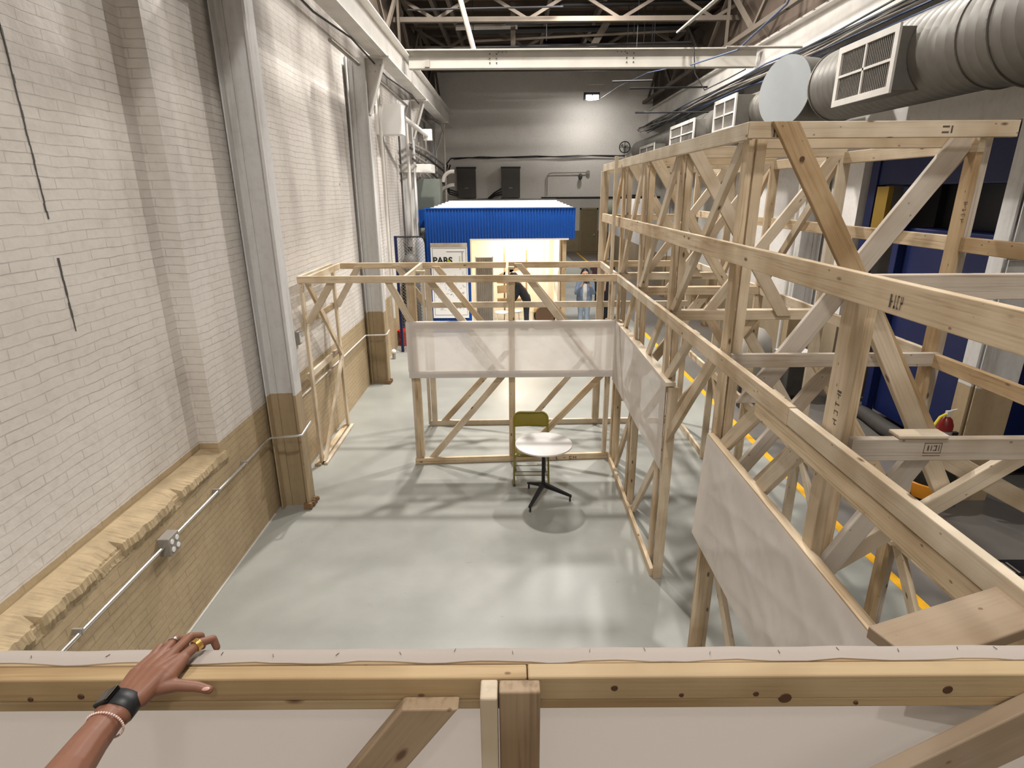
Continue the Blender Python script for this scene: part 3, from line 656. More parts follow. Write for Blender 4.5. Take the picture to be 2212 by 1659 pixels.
# far room pieces
t = thing('standing_fan', 'big pale standing fan on a white pole in the far room', 'fan', (5.6, 34, 0))
MB().tube([(5.6, 34, 0), (5.6, 34, 2.5)], .05, 10).build('pole', STEELW, t)
smooth_angle(MB().lathe((5.6, 34, 2.45), [(.05, 0), (.32, .10), (.55, .45), (.60, .75)], 24).build('shade', plain('pale_dusty_shade', (.34, .36, .30), .5), t))
tagged(MB().box((5.6, 37.9, 1.45), (5.8, 38.0, 1.56)).build('wall_socket', GREYBOX), 'tiny dark socket on the far room wall', 'socket')
tagged(MB().box((3.9, 27.6, 0), (4.9, 29.0, .45)).build('floor_crate', GREYBOX, bevel=.02), 'low grey crate on the floor behind the kiosk corner', 'crate')

# old vertical seams in the infilled brick panel at far left
mb = MB()
rnd = random.Random(2)
for z0, z1 in ((3.5, 5.6), (2.75, 3.2)):
    z = z0
    while z < z1: mb.box((-3.03, 3.935+rnd.uniform(-.004, .004), z), (-3.024, 3.943+rnd.uniform(-.003, .004), z+.05)); z += .05
struct('trim_7', mb, GREYBOX)

rnd = random.Random(21)
for k, (y, z, x0, x1, r, nm) in enumerate([(15.0, 7.55, -2.3, 1.2, .02, 'thin black pipe high left in the roof space'), (16.8, 7.2, -.2, 4.6, .028, 'black pipe low in the roof space just over the bridge beam'),
        (19.0, 7.45, -2.4, 3.8, .03, 'mid-height dark pipe in the deep roof space'), (22.0, 7.55, -2.4, 4.8, .03, 'dark pipe nearest the end wall under the roof'), (15.8, 7.85, 1.2, 4.8, .04, 'dark pipe high right in the roof space')]):
    pipe('roof_pipe', nm, [(x0, y, z), (x1, y, z+.05)], r, BLACK if k != 2 else STEELG)
for k, (x, y, lb) in enumerate([(3.0, 15.5, 'near'), (3.6, 16.4, 'middle'), (4.2, 17.5, 'far')]):
    t = thing('hanging_chain', lb + ' chain dropping beside the conduits right of the roof pipes', 'chain', (x, y, 7.2))
    MB().tube([(x, y, 6.6), (x, y, 8.1)], .008, 5).build('links', BLACK, t)
for k, x in enumerate((-1.9, -1.5, .9, 2.2)):
    tagged(MB().box((x, 14.8, 7.9), (x+.09, 23.8, 8.08)).build('roof_beam', ROOFW), ['leftmost', 'second', 'third', 'rightmost'][k] + ' long timber beam running away under the low roof', 'beam')

# ---------------------------------------------------------------- timber gallery (low box frame across the hall)
FY, BY = 7.44, 8.86; TZ = 2.65
g = thing('timber_gallery', 'low pine stud gallery crossing the hall with a white cloth band', 'timber frame', (-.65, 8.1, 0))
def B(*a, **k): return board(g, *a, **k)
B('rail', (-2.73, FY-.019, TZ-.045), (1.36, FY-.019, TZ-.045), NY)
B('rail', (-2.62, BY+.019, TZ-.045), (1.36, BY+.019, TZ-.045), NY)
for x in (-2.715, -2.60): B('joist', (x, FY, TZ-.045), (x, BY, TZ-.045), NX)
for x in (-1.36, -.06): B('joist', (x, FY, TZ-.045), (x, BY, TZ-.045), NX)
B('block', (-1.34, 8.25, TZ-.06), (-1.22, 8.25, TZ-.06), NZ, w=.07); B('block', (-.04, 8.3, TZ-.02), (.04, 8.3, TZ-.02), NZ, w=.07)
# left end frame
B('post', (-2.70, FY+.02, 0.04), (-2.70, FY+.02, TZ-.09), NX); B('post', (-2.70, BY-.02, 0.04), (-2.70, BY-.02, TZ-.09), NX)
B('bottom_plate', (-2.74, FY-.06, .019), (-2.74, BY+.05, .019), NZ); B('bottom_plate', (-2.64, FY-.02, .019), (-2.64, BY+.02, .019), NZ, w=.05)
B('rail', (-2.74, FY, 1.30), (-2.74, BY, 1.30), NX); B('rail', (-2.74, FY, 2.01), (-2.74, BY, 2.01), NX)
B('brace', (-2.66, FY+.12, 2.56), (-2.66, BY-.06, 1.24), NX); B('brace', (-2.66, BY-.08, 1.26), (-2.66, FY+.06, .05), NX)
B('brace', (-2.30, FY+.015, 2.58), (-2.66, FY+.015, 2.03), NY); B('brace', (-2.31, BY, 2.60), (-2.70, BY, 1.98), NY)
# front plane
for dx in (-.038, 0, .038): B('post', (-1.30+dx, FY+.045, .1), (-1.30+dx, FY+.045, TZ-.09), NX)
B('post', (.0, FY+.08, .1), (.0, FY+.02, TZ-.09), NY)
B('post', (1.32, FY+.17, .1), (1.32, FY+.045, TZ), NX)
B('brace', (-1.60, FY+.0, 2.62), (-1.30, FY+.0, 2.02), NY); B('brace', (-1.07, FY+.05, 2.60), (-.14, FY+.05, 1.38), NY); B('brace', (.22, FY+.05, 2.60), (1.2, FY+.05, 1.34), NY)
B('brace', (-.11, FY+.05, 1.31), (-1.12, FY+.05, .09), NY); B('brace', (1.24, FY+.08, 1.31), (.36, FY+.10, .33), NY)
B('bottom_plate', (-1.37, FY, .045), (1.38, FY+.16, .045), NY, t=.05)
# back plane
for dx in (-.02, .02): B('post', (-1.31+dx*2, BY, .04), (-1.31+dx*2, BY, TZ-.09), NX if dx < 0 else NY)
B('post', (-.05, BY, 2.03), (-.05, BY, TZ-.09), NY, w=.05); B('post', (1.36, BY, .04), (1.36, BY, TZ-.09), NY)
B('brace', (-1.74, BY, 2.62), (-1.30, BY, 1.98), NY); B('brace', (-1.14, BY-.03, 2.60), (-.40, BY-.03, 1.66), NY); B('brace', (.10, BY-.03, 2.63), (.95, BY-.03, 1.62), NY)
B('brace', (-.05, BY, 1.28), (-1.14, BY, .05), NY); B('brace', (1.25, BY, 1.26), (.30, BY, .10), NY)
B('rail', (-1.25, BY+.02, 2.00), (2.72, BY+.02, 2.00), NY)
B('bottom_plate', (-1.36, BY, .045), (2.70, BY+.08, .045), NY, t=.05)
B('rail', (-1.37, FY-.014, 1.33), (1.34, FY+.012, 1.33), NY, w=.09); B('rail', (-1.34, FY-.014, 2.0), (1.34, FY+.012, 2.0), NY)
# white cloth stretched over the upper half, creased
def cloth(parent, name, p00, p10, p01, p11, nu, nv, amp, seed, m=FAB, thick=0, nrm=(0, -1, 0)):
    rnd = random.Random(seed); ph = [rnd.uniform(0, 6) for _ in range(8)]
    p00, p10, p01, p11 = map(Vector, (p00, p10, p01, p11)); n = Vector(nrm)
    vs, fs = [], []
    for j in range(nv+1):
        v = j/nv
        for i in range(nu+1):
            u = i/nu
            P = (p00*(1-u)+p10*u)*(1-v) + (p01*(1-u)+p11*u)*v
            e = min(1, 8*u, 8*(1-u), 6*v, 6*(1-v))
            h = 0
            for k, (fu, fv) in enumerate(((3, 5), (7, -6), (11, 9), (5, -13), (17, 12), (2, 3))):
                h += (1 - abs(math.sin(fu*u*1.6+fv*v*.8+ph[k])))**2.2 / (1+.4*k)
            vs.append(P + n*(amp*h*e))
    for j in range(nv):
        for i in range(nu):
            a = j*(nu+1)+i; fs.append((a, a+1, a+nu+2, a+nu+1))
    return mesh_obj(name, vs, fs, m, parent, True)
yf = FY-.042
c = cloth(g, 'cloth_band', (-1.375, yf, 1.285), (1.352, yf+.026, 1.285), (-1.375, yf, 2.052), (1.352, yf+.026, 2.052), 120, 40, .005, 2)
c['label'] = 'white translucent cloth'
MB().add([(-1.38, yf-.002, 2.053), (1.352, yf+.024, 2.053), (1.352, yf+.066, 2.056), (-1.38, yf+.04, 2.056)], [(0,1,2,3)]).build('cloth_fold', FAB, c)
MB().bar((-1.375, yf-.004, 1.335), (1.352, yf+.020, 1.335), .095, .003, NY).build('cloth_hem', FAB, c)
MB().bar((-1.355, yf-.004, 1.38), (-1.355, yf-.004, 2.05), .055, .003, NY).build('cloth_hem', FAB, c)
ink_on(g, (.62, FY+.052, .03), (1, .05, 0), NZ, [(.0,.0,.012,.045),(.0,.0,.03,.01),(.10,.02,.14,.03),(.19,0,.20,.045),(.19,0,.225,.01),(.19,.035,.225,.045),(.245,0,.255,.045),(.28,0,.29,.045),(.255,.02,.28,.03)])

# ---------------------------------------------------------------- cloth screen running toward the viewer (X = 1.42)
g2 = thing('cloth_screen', 'white cloth screen frame standing at right angles to the gallery behind the table', 'screen', (1.42, 6.2, 0))
def B(*a, **k): return board(g2, *a, **k)
SX = 1.42
B('bottom_plate', (SX-.04, 4.88, .045), (SX-.04, 7.54, .045), NX)
B('post', (SX+.01, 4.86, 0), (SX+.01, 4.86, 2.0), NY); B('post', (SX+.03, 4.90, 1.3), (SX+.03, 4.90, 2.0), NX, w=.05)
B('rail', (SX-.02, 4.84, 2.03), (SX-.02, 7.50, 2.03), NZ); B('rail', (SX, 4.84, 1.28), (SX, 7.50, 1.28), NX)
B('post', (SX, 6.22, .04), (SX, 6.22, 2.0), NY, w=.07); B('post', (SX+.01, 7.36, .04), (SX+.01, 7.36, 2.0), NY)
B('brace', (SX, 5.08, 1.22), (SX, 6.05, .04), NX); B('brace', (SX, 6.34, 1.22), (SX, 7.20, .08), NX); B('brace', (SX+.05, 6.5, 1.95), (SX+.05, 7.3, 1.0), NX)
B('brace', (SX+.05, 5.15, 1.95), (SX+.05, 6.1, 1.2), NX)
c = cloth(g2, 'cloth_band', (SX-.058, 7.50, 1.22), (SX-.058, 4.83, 1.20), (SX-.066, 7.50, 2.052), (SX-.066, 4.83, 2.052), 90, 40, .005, 5, nrm=(-1, 0, 0))
c['label'] = 'white translucent cloth'

# ---------------------------------------------------------------- cloth screen at lower right (X = 1.37, nearer)
g3 = thing('cloth_screen', 'taut white cloth screen slanting up from the near beam at lower right', 'screen', (1.4, 2.4, 0))
def B(*a, **k): return board(g3, *a, **k)
B('rail', (1.385, 1.06, 2.03), (1.385, 3.72, 2.03), NZ, w=.05); B('rail', (1.42, 1.06, 1.25), (1.42, 3.68, 1.25), NX)
B('post', (1.42, 3.66, 0), (1.42, 3.66, 1.98), NY); B('brace', (1.42, 3.50, 1.24), (1.42, 2.25, .05), NX)
c = cloth(g3, 'cloth_band', (1.352, 3.80, 1.20), (1.352, 1.06, 1.20), (1.352, 3.70, 2.05), (1.352, 1.06, 2.05), 90, 40, .006, 9, m=FABF, nrm=(-1, 0, 0))
c['label'] = 'taut white cloth'

# ---------------------------------------------------------------- tall timber tower / walkway on the right
g4 = thing('timber_tower', 'tall two-storey pine stud walkway frame full of diagonal braces on the right', 'timber frame', (2.06, 5.8, 0))
def B(*a, **k): return board(g4, *a, **k)
LX, RX = 1.42, 2.74
YS = [2.32, 3.67, 5.08, 6.40, 7.58, 8.95]
# long rails, left face
B('rail', (LX-.06, .98, TZ-.045), (LX-.06, 2.62, TZ-.045), NX, m=WOOD); B('rail', (LX-.055, .98, TZ-.14), (LX-.055, 3.0, TZ-.14), NX, m=WOOD)
B('rail', (LX-.06, 2.624, TZ-.045), (LX-.06, 5.35, TZ-.045), NX, w=.10, m=WOOD, label='yellowish pine rail with dark specks'); B('rail', (LX-.06, 5.354, TZ-.045), (LX-.06, 8.86, TZ-.045), NX)
B('rail', (LX-.045, 1.25, 3.285), (LX-.045, 9.02, 3.285), NX, w=.118)
B('rail', (LX-.045, 3.60, 3.975), (LX-.045, 9.02, 3.975), NX, w=.095)
# right face rails
B('rail', (RX, .9, 2.60), (RX, 3.62, 2.60), NX, m=WOODN); B('rail', (RX+.0, 3.70, 2.61), (RX, 9.0, 2.61), NX)
B('rail', (RX+.02, 1.2, 3.33), (RX+.02, 3.62, 3.33), NX, m=WOODN); B('rail', (RX+.02, 3.70, 3.33), (RX+.02, 9.0, 3.33), NX)
B('rail', (RX, 3.62, 3.90), (RX, 9.0, 3.90), NX); B('rail', (RX, 1.0, 1.28), (RX, 9.0, 1.28), NX, m=WOOD)
# top front rail and other cross rails
B('rail', (LX-.06, 3.60, 3.978), (2.90, 3.60, 3.978), NY)
B('rail', (LX, 3.74, 3.93), (RX, 3.74, 3.93), NY)
for i, y in enumerate(YS[2:]): B('rail', (LX, y, 3.95), (RX, y, 3.95), NY)
B('rail', (LX-.02, YS[0]-.06, 3.29), (RX, YS[0]-.06, 3.29), NY, w=.10, m=WOODG, label='pale grey weathered rail')
for i, y in enumerate(YS[2:]): B('rail', (LX, y+.03, 3.28), (RX, y+.03, 3.28), NY) if i in (3,) else None
B('rail', (LX+.02, YS[0]-.06, 2.60), (RX+.6, YS[0]-.06, 2.60), NY, w=.10, m=WOODG, label='pale grey weathered rail with a square stamp')
B('plate', (1.63, YS[0]-.045, 2.660), (1.84, YS[0]-.045, 2.660), NZ, w=.08, t=.018)
B('rail', (LX, YS[1]-.06, 2.605), (RX+.02, YS[1]-.06, 2.605), NY, m=WOODG, label='pale grey weathered rail')
for i in (2, 3, 4, 5): B('rail', (LX, YS[i]-.02, 2.605), (RX, YS[i]-.02, 2.605), NY)
for i in (2, 3, 4): B('plate', (LX, YS[i]+.03, 2.63), (RX, YS[i]+.03, 2.63), NZ, w=.05)
# posts
B('post', (LX, YS[0]+.05, 0), (LX, YS[0]+.05, 3.24), NX, t=.05); B('post', (LX+.05, YS[0]+.03, 0), (LX+.05, YS[0]+.03, 3.26), NY, w=.05)
for i, y in enumerate(YS[1:]):
    top = 3.94
    B('post', (LX-.0, y+.05, 0 if i < 1 or i > 3 else 0), (LX-.0, y+.05, top), NX)
    if i < 4: B('post', (LX+.06, y+.02, .0), (LX+.06, y+.02, top), NY, w=.06)
    B('post', (RX, y+.0, 0), (RX, y+.0, top), NY if i else NX, m=WOODN if i == 0 else None)
    if i == 0: B('post', (RX+.05, y, 0), (RX+.05, y, top), NY, w=.06, m=WOODG)
B('post', (LX-.12, 7.60, 0), (LX-.12, 7.60, 4.06), NX, w=.055); B('post', (LX+.02, 7.75, 2.6), (LX+.02, 7.75, 3.94), NX)
B('post', (LX-.05, 9.0, 0), (LX-.05, 9.0, 3.93), NY)
# left face braces: near top to far bottom in each bay
for i in range(1, 5):
    y0, y1 = YS[i]+.12, YS[i+1]-.06
    B('brace', (LX+.0, y0, 3.93), (LX+.0, y1, 2.66), NX, w=.08)
B('brace', (LX, 2.46, 2.60), (LX, 3.58, 1.30), NX); B('brace', (LX+.0, 2.92, 2.62), (LX+.0, 3.64, 1.94), NX, w=.095)
B('brace', (LX, 3.85, 2.60), (LX, 5.02, 1.35), NX); B('brace', (LX, 4.36, 2.62), (LX, 5.02, 2.05), NX); B('brace', (LX, 5.3, 2.6), (LX, 6.32, 1.5), NX); B('brace', (LX, 6.55, 2.6), (LX, 7.5, 1.6), NX)
# right face braces
for i in range(1, 5):
    y0, y1 = YS[i]+.10, YS[i+1]-.08
    B('brace', (RX-.01, y0, 3.86), (RX-.01, y1, 2.66), NX, w=.08)
    B('brace', (RX, y1, 1.26) if i % 2 else (RX, y0, 1.26), (RX, y0+.1, .02) if i % 2 else (RX, y1, .02), NX, w=.08)
B('brace', (RX, 3.55, 1.26), (RX, 2.55, .02), NX); B('brace', (RX, 7.62, 1.26), (RX, 8.85, .06), NX, w=.07)
B('bottom_plate', (RX, 7.50, .045), (RX, 9.0, .045), NX)
B('block', (RX-.12, 3.50, 1.32), (RX+.10, 3.50, 1.32), NZ, w=.09)
# cross-plane X braces, upper storey
B('brace', (1.55, 3.56, 4.02), (2.80, 3.56, 2.05), NY, w=.125, m=WOODN, label='broad brown board with a big knot')
B('brace', (2.70, 3.70, 3.96), (1.60, 3.70, 2.28), NY, w=.135, m=WOODG, label='broad pale grey board')
for i in (2, 3, 4):
    y = YS[i]
    B('brace', (1.46, y-.05, 4.0), (2.40, y-.05, 2.60), NY, w=.105); B('brace', (2.72, y+.0, 4.0), (1.72, y+.0, 2.60), NY, w=.09)
k_ = MB().tube([(1.665, 3.538, 3.82), (1.665, 3.536, 3.82)], .015, 9).build('knot', plain('brown_knot', (.09, .042, .018), .7), g4)
# knee braces, lower storey
B('brace', (1.80, 2.315, 2.57), (1.44, 2.315, 1.90), NY, w=.10, m=WOODG); B('brace', (1.47, 2.42, 3.24), (2.02, 2.42, 2.30), NY, w=.08)
for i in (1, 2, 3):
    y = YS[i]
    B('brace', (2.15, y+.02, 2.56), (1.50, y+.02, 1.62), NY, w=.10, m=WOODG if i == 1 else None); B('brace', (2.05, y+.06, 2.56), (2.68, y+.06, 1.62), NY, w=.09)
# X braces under the deck
B('brace', (1.86, 2.44, 2.545), (2.74, 2.44, 2.07), NY, cut=(0, 0)); B('brace', (2.46, 2.37, 2.64), (1.50, 2.37, 1.92), NY, cut=(0, 0))
B('brace', (.92, 1.13, 2.585), (1.62, 1.37, 2.585), NZ, w=.14, m=WOODD)
# square and lettered ink stamps on the boards (illegible in the photo)
sq = [(0,0,.075,.003),(0,.045,.075,.048),(0,0,.003,.048),(.072,0,.075,.048),(.015,.012,.022,.036),(.03,.012,.034,.036),(.04,.012,.055,.016),(.04,.032,.055,.036),(.05,.012,.055,.036),(.062,.01,.066,.038),(0,-.012,.075,-.009)]
ink_on(g4, (1.745, YS[0]-.08, 2.585), NX, NZ, sq)
lt = [(0,0,.008,.03),(.012,0,.016,.03),(.012,.012,.028,.016),(.04,0,.056,.006),(.045,0,.05,.03),(.07,0,.085,.004),(.07,.026,.085,.03),(.07,0,.074,.03),(.10,.0,.104,.03),(.10,.013,.118,.017),(.114,.013,.118,.03)]
ink_on(g4, (LX-.065, 2.06, 3.25), (0,-1,0), NZ, [(a*.6, b*1.6, c*.6, d*1.6) for a, b, c, d in lt])
ink_on(g4, (LX-.026, 2.34, 2.84), (0,0,-1), (0,-1,0), [(a*1.3, b, c*1.3, d) for a, b, c, d in lt])
ink_on(g4, (RX-.02, 3.67-.035, 3.58), (0,-.001,-1), (0,-1,0), [(a, b, c, d) for a, b, c, d in lt])
ink_on(g4, (2.46, 3.58, 3.955), NX, (0,0,1), [(0,0,.04,.01),(.05,0,.06,.04),(.0,.03,.04,.04)])
ink_on(g4, (1.50, 3.58, 3.94), NX, (0,0,1), [(0,0,.01,.06),(.02,0,.03,.05),(.04,.01,.05,.06),(.06,0,.07,.06),(0,.03,.07,.034)])

# ---------------------------------------------------------------- near parapet across the bottom of the view
DKNOT = plain('dark_knot', (.07, .03, .012), .7)
g5 = thing('timber_parapet', 'near pine stud parapet across the bottom with cloth folded over its far edge', 'timber frame', (0, 1.0, 0))
def B(*a, **k): return board(g5, *a, **k)
PT = 2.672
for xa, xb in ((-1.7, .028), (.030, 1.7)):
    B('top_rail', (xa, .989, PT-.0305), (xb, .989, PT-.0305), NY, w=.061, m=WOODP); B('lower_rail', (xa, .990, PT-.0755), (xb, .990, PT-.0755), NY, w=.028, m=WOODP)
rk_ = random.Random(15)
for kx, kz, kr in ((-.93, .045, .006), (-.795, .034, .008), (.215, .030, .007), (.36, .050, .005), (.52, .048, .006), (.585, .060, .012), (.93, .040, .010), (.74, .075, .004), (-1.04, .052, .005)):
    MB().lathe((kx, .9680, PT-kz), [(kr, 0), (kr*1.25, .0025)], 11, 'y').build('knot', DKNOT, g5)
B('back_rail', (-1.7, 1.029, PT-.0445), (1.7, 1.029, PT-.0445), NY, m=WOODN)
B('post', (-.052, .945, 0), (-.052, .945, PT-.004), NX, t=.034, w=.05); B('post', (.012, .952, 0), (.012, .952, PT-.004), NY, t=.034, w=.086, m=WOODD)
B('brace', (-.175, .951, 2.625), (-.62, .951, 2.0), NY, w=.098, t=.036, m=WOODD); B('brace', (1.24, .951, 2.66), (.62, .951, 2.20), NY, w=.12, t=.036, m=WOODD)
mb = MB()
vs, fs = [], []; n = 90; rnd = random.Random(4)
prof = [(1.011, 0.0015), (1.03, .004), (1.050, .0025), (1.054, -.004), (1.054, -.09), (1.052, -1.2), (1.052, -2.60)]
for i in range(n+1):
    x = -1.7 + 3.4*i/n; wv = .0012*math.sin(i*.9)+.0012*rnd.random()
    for j, (y, dz) in enumerate(prof): vs.append((x, y+(wv*2 if j == 0 else 0), PT+dz+(wv if j < 3 else 0)))
for i in range(n):
    for j in range(len(prof)-1): a = i*len(prof)+j; fs.append((a, a+len(prof), a+len(prof)+1, a+1))
c = fixn(mesh_obj('cloth_cover', vs, fs, FABN, g5, True)); c['label'] = 'off-white cloth stapled over the far edge'
mb = MB(); rnd = random.Random(8)
for k in range(17):
    x = -1.05 + 2.15*k/16 + rnd.uniform(-.03, .03); a = rnd.uniform(.9, 2.3); y = 1.03+rnd.uniform(-.006, .008)
    mb.bar((x, y, PT+.0065), (x+.009*math.cos(a), y+.009*math.sin(a), PT+.0065), .0012, .0012, NZ)
mb.build('staples', GREYBOX, c)

# ---------------------------------------------------------------- cafe table and folding chair
t = thing('cafe_table', 'small round white cafe table on a black three-foot base', 'table', (.38, 6.43, 0))
smooth_angle(MB().lathe((.38, 6.43, .735), [(.338, 0), (.345, .004), (.347, .012), (.345, .022), (.338, .025)], 64).build('table_top', WHITET, t))
smooth_angle(MB().lathe((.38, 6.43, 0), [(.05, .19), (.028, .22), (.022, .26), (.022, .70), (.10, .715), (.12, .735)], 20).build('column', BLACK, t))
for q in ((.20, 6.72), (.73, 6.36), (.20, 6.10)):
    d = Vector((q[0]-.38, q[1]-6.43, 0)); d2 = d.normalized()
    mb = MB(); 
    a = Vector((.38, 6.43, .20)); b = Vector((q[0], q[1], .07))
    p = Vector((-d2.y, d2.x, 0))
    vs = [a+p*.025+Vector((0,0,.035)), a-p*.025+Vector((0,0,.035)), a-p*.02-Vector((0,0,.03)), a+p*.02-Vector((0,0,.03)), b+p*.018+Vector((0,0,.014)), b-p*.018+Vector((0,0,.014)), b-p*.014-Vector((0,0,.012)), b+p*.014-Vector((0,0,.012))]
    mb.add(vs, [(0,1,2,3),(7,6,5,4),(0,4,5,1),(1,5,6,2),(2,6,7,3),(3,7,4,0)])
    mb.tube([b - d2*.02 + Vector((0,0,.01)), (b.x-d2.x*.02, b.y-d2.y*.02, .012)], .011, 10)
    lg = fixn(mb.build('foot', BLACK, t, bevel=.003))
    MB().tube([(b.x-d2.x*.02, b.y-d2.y*.02, 0), (b.x-d2.x*.02, b.y-d2.y*.02, .013)], .014, 10).build('glide', GREYBOX, lg)

def chair():
    cx, cy = .245, 6.96   # stands behind the table, facing the viewer
    t = thing('folding_chair', 'olive green metal folding chair behind the round table', 'chair', (cx, cy, 0))
    w = .225
    def W3(x, y, z): return (cx+x, cy+y, z)
    # back: inverted U tube with curved sheet backrest
    pts = []
    yb = lambda z: .10 + (z-.45)*.16
    for s in (-1,):
        pts += [W3(-w, -.20, 0.0), W3(-w, -.0, .42), W3(-w, yb(.6), .6), W3(-w, yb(.80), .80)]
    # front legs continue up to the back frame
    arcp = [W3(-w+.09-.09*math.cos(a*PI/2/6), yb(.80+.09*math.sin(a*PI/2/6)), .80+.095*math.sin(a*PI/2/6)) for a in range(1, 7)]
    arcr = [W3(w-.09+.09*math.sin(a*PI/2/6), yb(.80+.09*math.cos(a*PI/2/6)), .80+.095*math.cos(a*PI/2/6)) for a in range(0, 7)]
    pts = pts + arcp + arcr + [W3(w, yb(.6), .6), W3(w, 0, .42), W3(w, -.20, 0.0)]
    smooth_angle(MB().tube(pts, .0125, 10).build('back_frame', OLIVE, t), 60)
    vs, fs = [], []; nu, nv = 20, 8
    for j in range(nv+1):
        z = .70 + .185*j/nv
        for i in range(nu+1):
            u = -1+2*i/nu; top = min(1, (1-(max(0, abs(u)-.6)/.4)**2*.35))
            zz = .70+(z-.70)*top; vs.append(W3(u*(w-.005), yb(zz)+.022*(1-u*u)-.006, zz))
    for j in range(nv):
        for i in range(nu): a = j*(nu+1)+i; fs.append((a, a+1, a+nu+2, a+nu+1))
    b = mesh_obj('backrest', vs, fs, OLIVE, t, True); s = b.modifiers.new('s', 'SOLIDIFY'); s.thickness = .004
    vs, fs = [], []
    for j in range(13):
        for i in range(13):
            u, v = -1+i/6, -1+j/6
            sx = .205*(1-.05*max(0, v)); 
            vs.append(W3(u*sx*(1-.04*abs(v)**6), -.035+v*.195*(1-.04*abs(u)**6), .452-.014*(1-u*u)*(1-v*v)-(.015 if max(abs(u), abs(v)) > .99 else 0)))
    for j in range(12):
        for i in range(12): a = j*13+i; fs.append((a, a+1, a+14, a+13))
    b = mesh_obj('seat', vs, fs, OLIVE, t, True); s = b.modifiers.new('s', 'SOLIDIFY'); s.thickness = .006
    for s in (-1, 1):
        smooth_angle(MB().tube([W3(s*(w-.025), -.16, .44), W3(s*(w-.022), .12, .20), W3(s*(w-.02), .26, 0)], .011, 8).build('leg', OLIVE, t))
        MB().tube([W3(s*w, -.20, 0), W3(s*w, -.192, .03)], .016, 8).build('foot_cap', GREYBOX, t)
        MB().tube([W3(s*(w-.02), .26, 0), W3(s*(w-.02), .25, .03)], .015, 8).build('foot_cap', GREYBOX, t)
    for zz, yy in ((.13, -.145), (.17, -.125)): MB().tube([W3(-w, yy, zz), W3(w, yy, zz)], .007, 8).build('stretcher', OLIVE, t)
    MB().tube([W3(-w+.02, .20, .10), W3(w-.02, .20, .10)], .007, 8).build('stretcher', OLIVE, t)
chair()

# ---------------------------------------------------------------- blue kiosk
KX0, KX1, KY, KB = -2.21, 1.66, 15.5, 18.4
k = thing('kiosk', 'blue corrugated kiosk with a lit plywood interior and white ribbed roof', 'kiosk', (-.3, 15.5, 0))
def corr(x0, x1, z0, z1, y, axis='x', pitch=.076, amp=.012):
    mb = MB(); n = int(abs(x1-x0)/pitch*8); vs = []; fs = []
    for i in range(n+1):
        x = x0+(x1-x0)*i/n; d = amp*(1 if math.sin(2*PI*x/pitch) > .2 else -1 if math.sin(2*PI*x/pitch) < -.2 else 0)
        for z in (z0, z1): vs.append((x, y-d, z) if axis == 'x' else (y-d, x, z))
    for i in range(n): fs.append((2*i, 2*i+2, 2*i+3, 2*i+1))
    m = mb.add(vs, fs); return m
def solid(o, th=.004):
    s = o.modifiers.new('s', 'SOLIDIFY'); s.thickness = th; return o
solid(corr(KX0, KX1, 2.49, 3.26, KY).build('fascia', BLUE, k)); solid(corr(KX0, -1.06, 0, 2.49, KY).build('front_panel', BLUE, k))
solid(corr(KY, KB, 0, 3.2, KX0-.01, 'y').build('side_panel', BLUE, k))
MB().box((KX0+.02, KY+.02, 2.52), (KX1-.02, KY+.06, 3.24)).box((KX0+.02, KY+.02, 0), (-1.07, KY+.06, 2.52)).build('panel_backing', CREAM, k)
MB().box((KX0-.02, KY-.03, 3.25), (KX1+.02, KY+.03, 3.275)).build('edge_trim', BLUE, k)
for i in range(6): MB().box((KX0+.12+.05*i, KY+.1+.46*i, 3.24+.028*i), (KX1-.05-.05*i, KY+.1+.46*(i+1), 3.275+.028*i)).build('roof_sheet', WHITE, k)
MB().box((KX0+.03, KB, 0), (1.45, KB+.04, 3.2)).build('back_wall', CREAM, k); MB().box((KX0+.03, KY+.06, 0), (KX0+.06, KB, 3.2)).build('left_lining', CREAM, k)
MB().box((1.30, KY+.5, 0), (1.34, KB, 2.6)).build('right_lining', CREAM, k)
for y in (KY+.05, KY+.5, KY+1.5, KY+2.4): MB().box((1.36, y, 0), (1.45, y+.06, 2.6)).build('stud', WOODN, k)
MB().box((-1.07, KY-.015, 2.46), (1.5, KY+.05, 2.50)).box((-1.075, KY-.02, 0), (-1.035, KY+.05, 2.5)).build('opening_trim', CREAM, k)
MB().box((KX0+.05, KY+.06, 2.9), (1.4, KB, 2.93)).build('ceiling_sheet', CREAM, k)
MB().box((1.02, KY+1.8, 0), (1.10, KY+1.9, 2.6)).box((.86, KY+2.3, 0), (.92, KY+2.4, 2.6)).build('white_upright', WHITE, k)
d = MB().box((-.9, 16.6, 2.80), (1.2, 16.7, 2.86)).build('strip_lamp', emis('strip_glow', (1, .86, .66), 10), k)
l = lamp('kiosk_light', (.15, 16.8, 2.78), 85, .9, (1, .87, .70)); lamp('kiosk_light', (.15, 17.6, 2.78), 45, .6, (1, .87, .70))
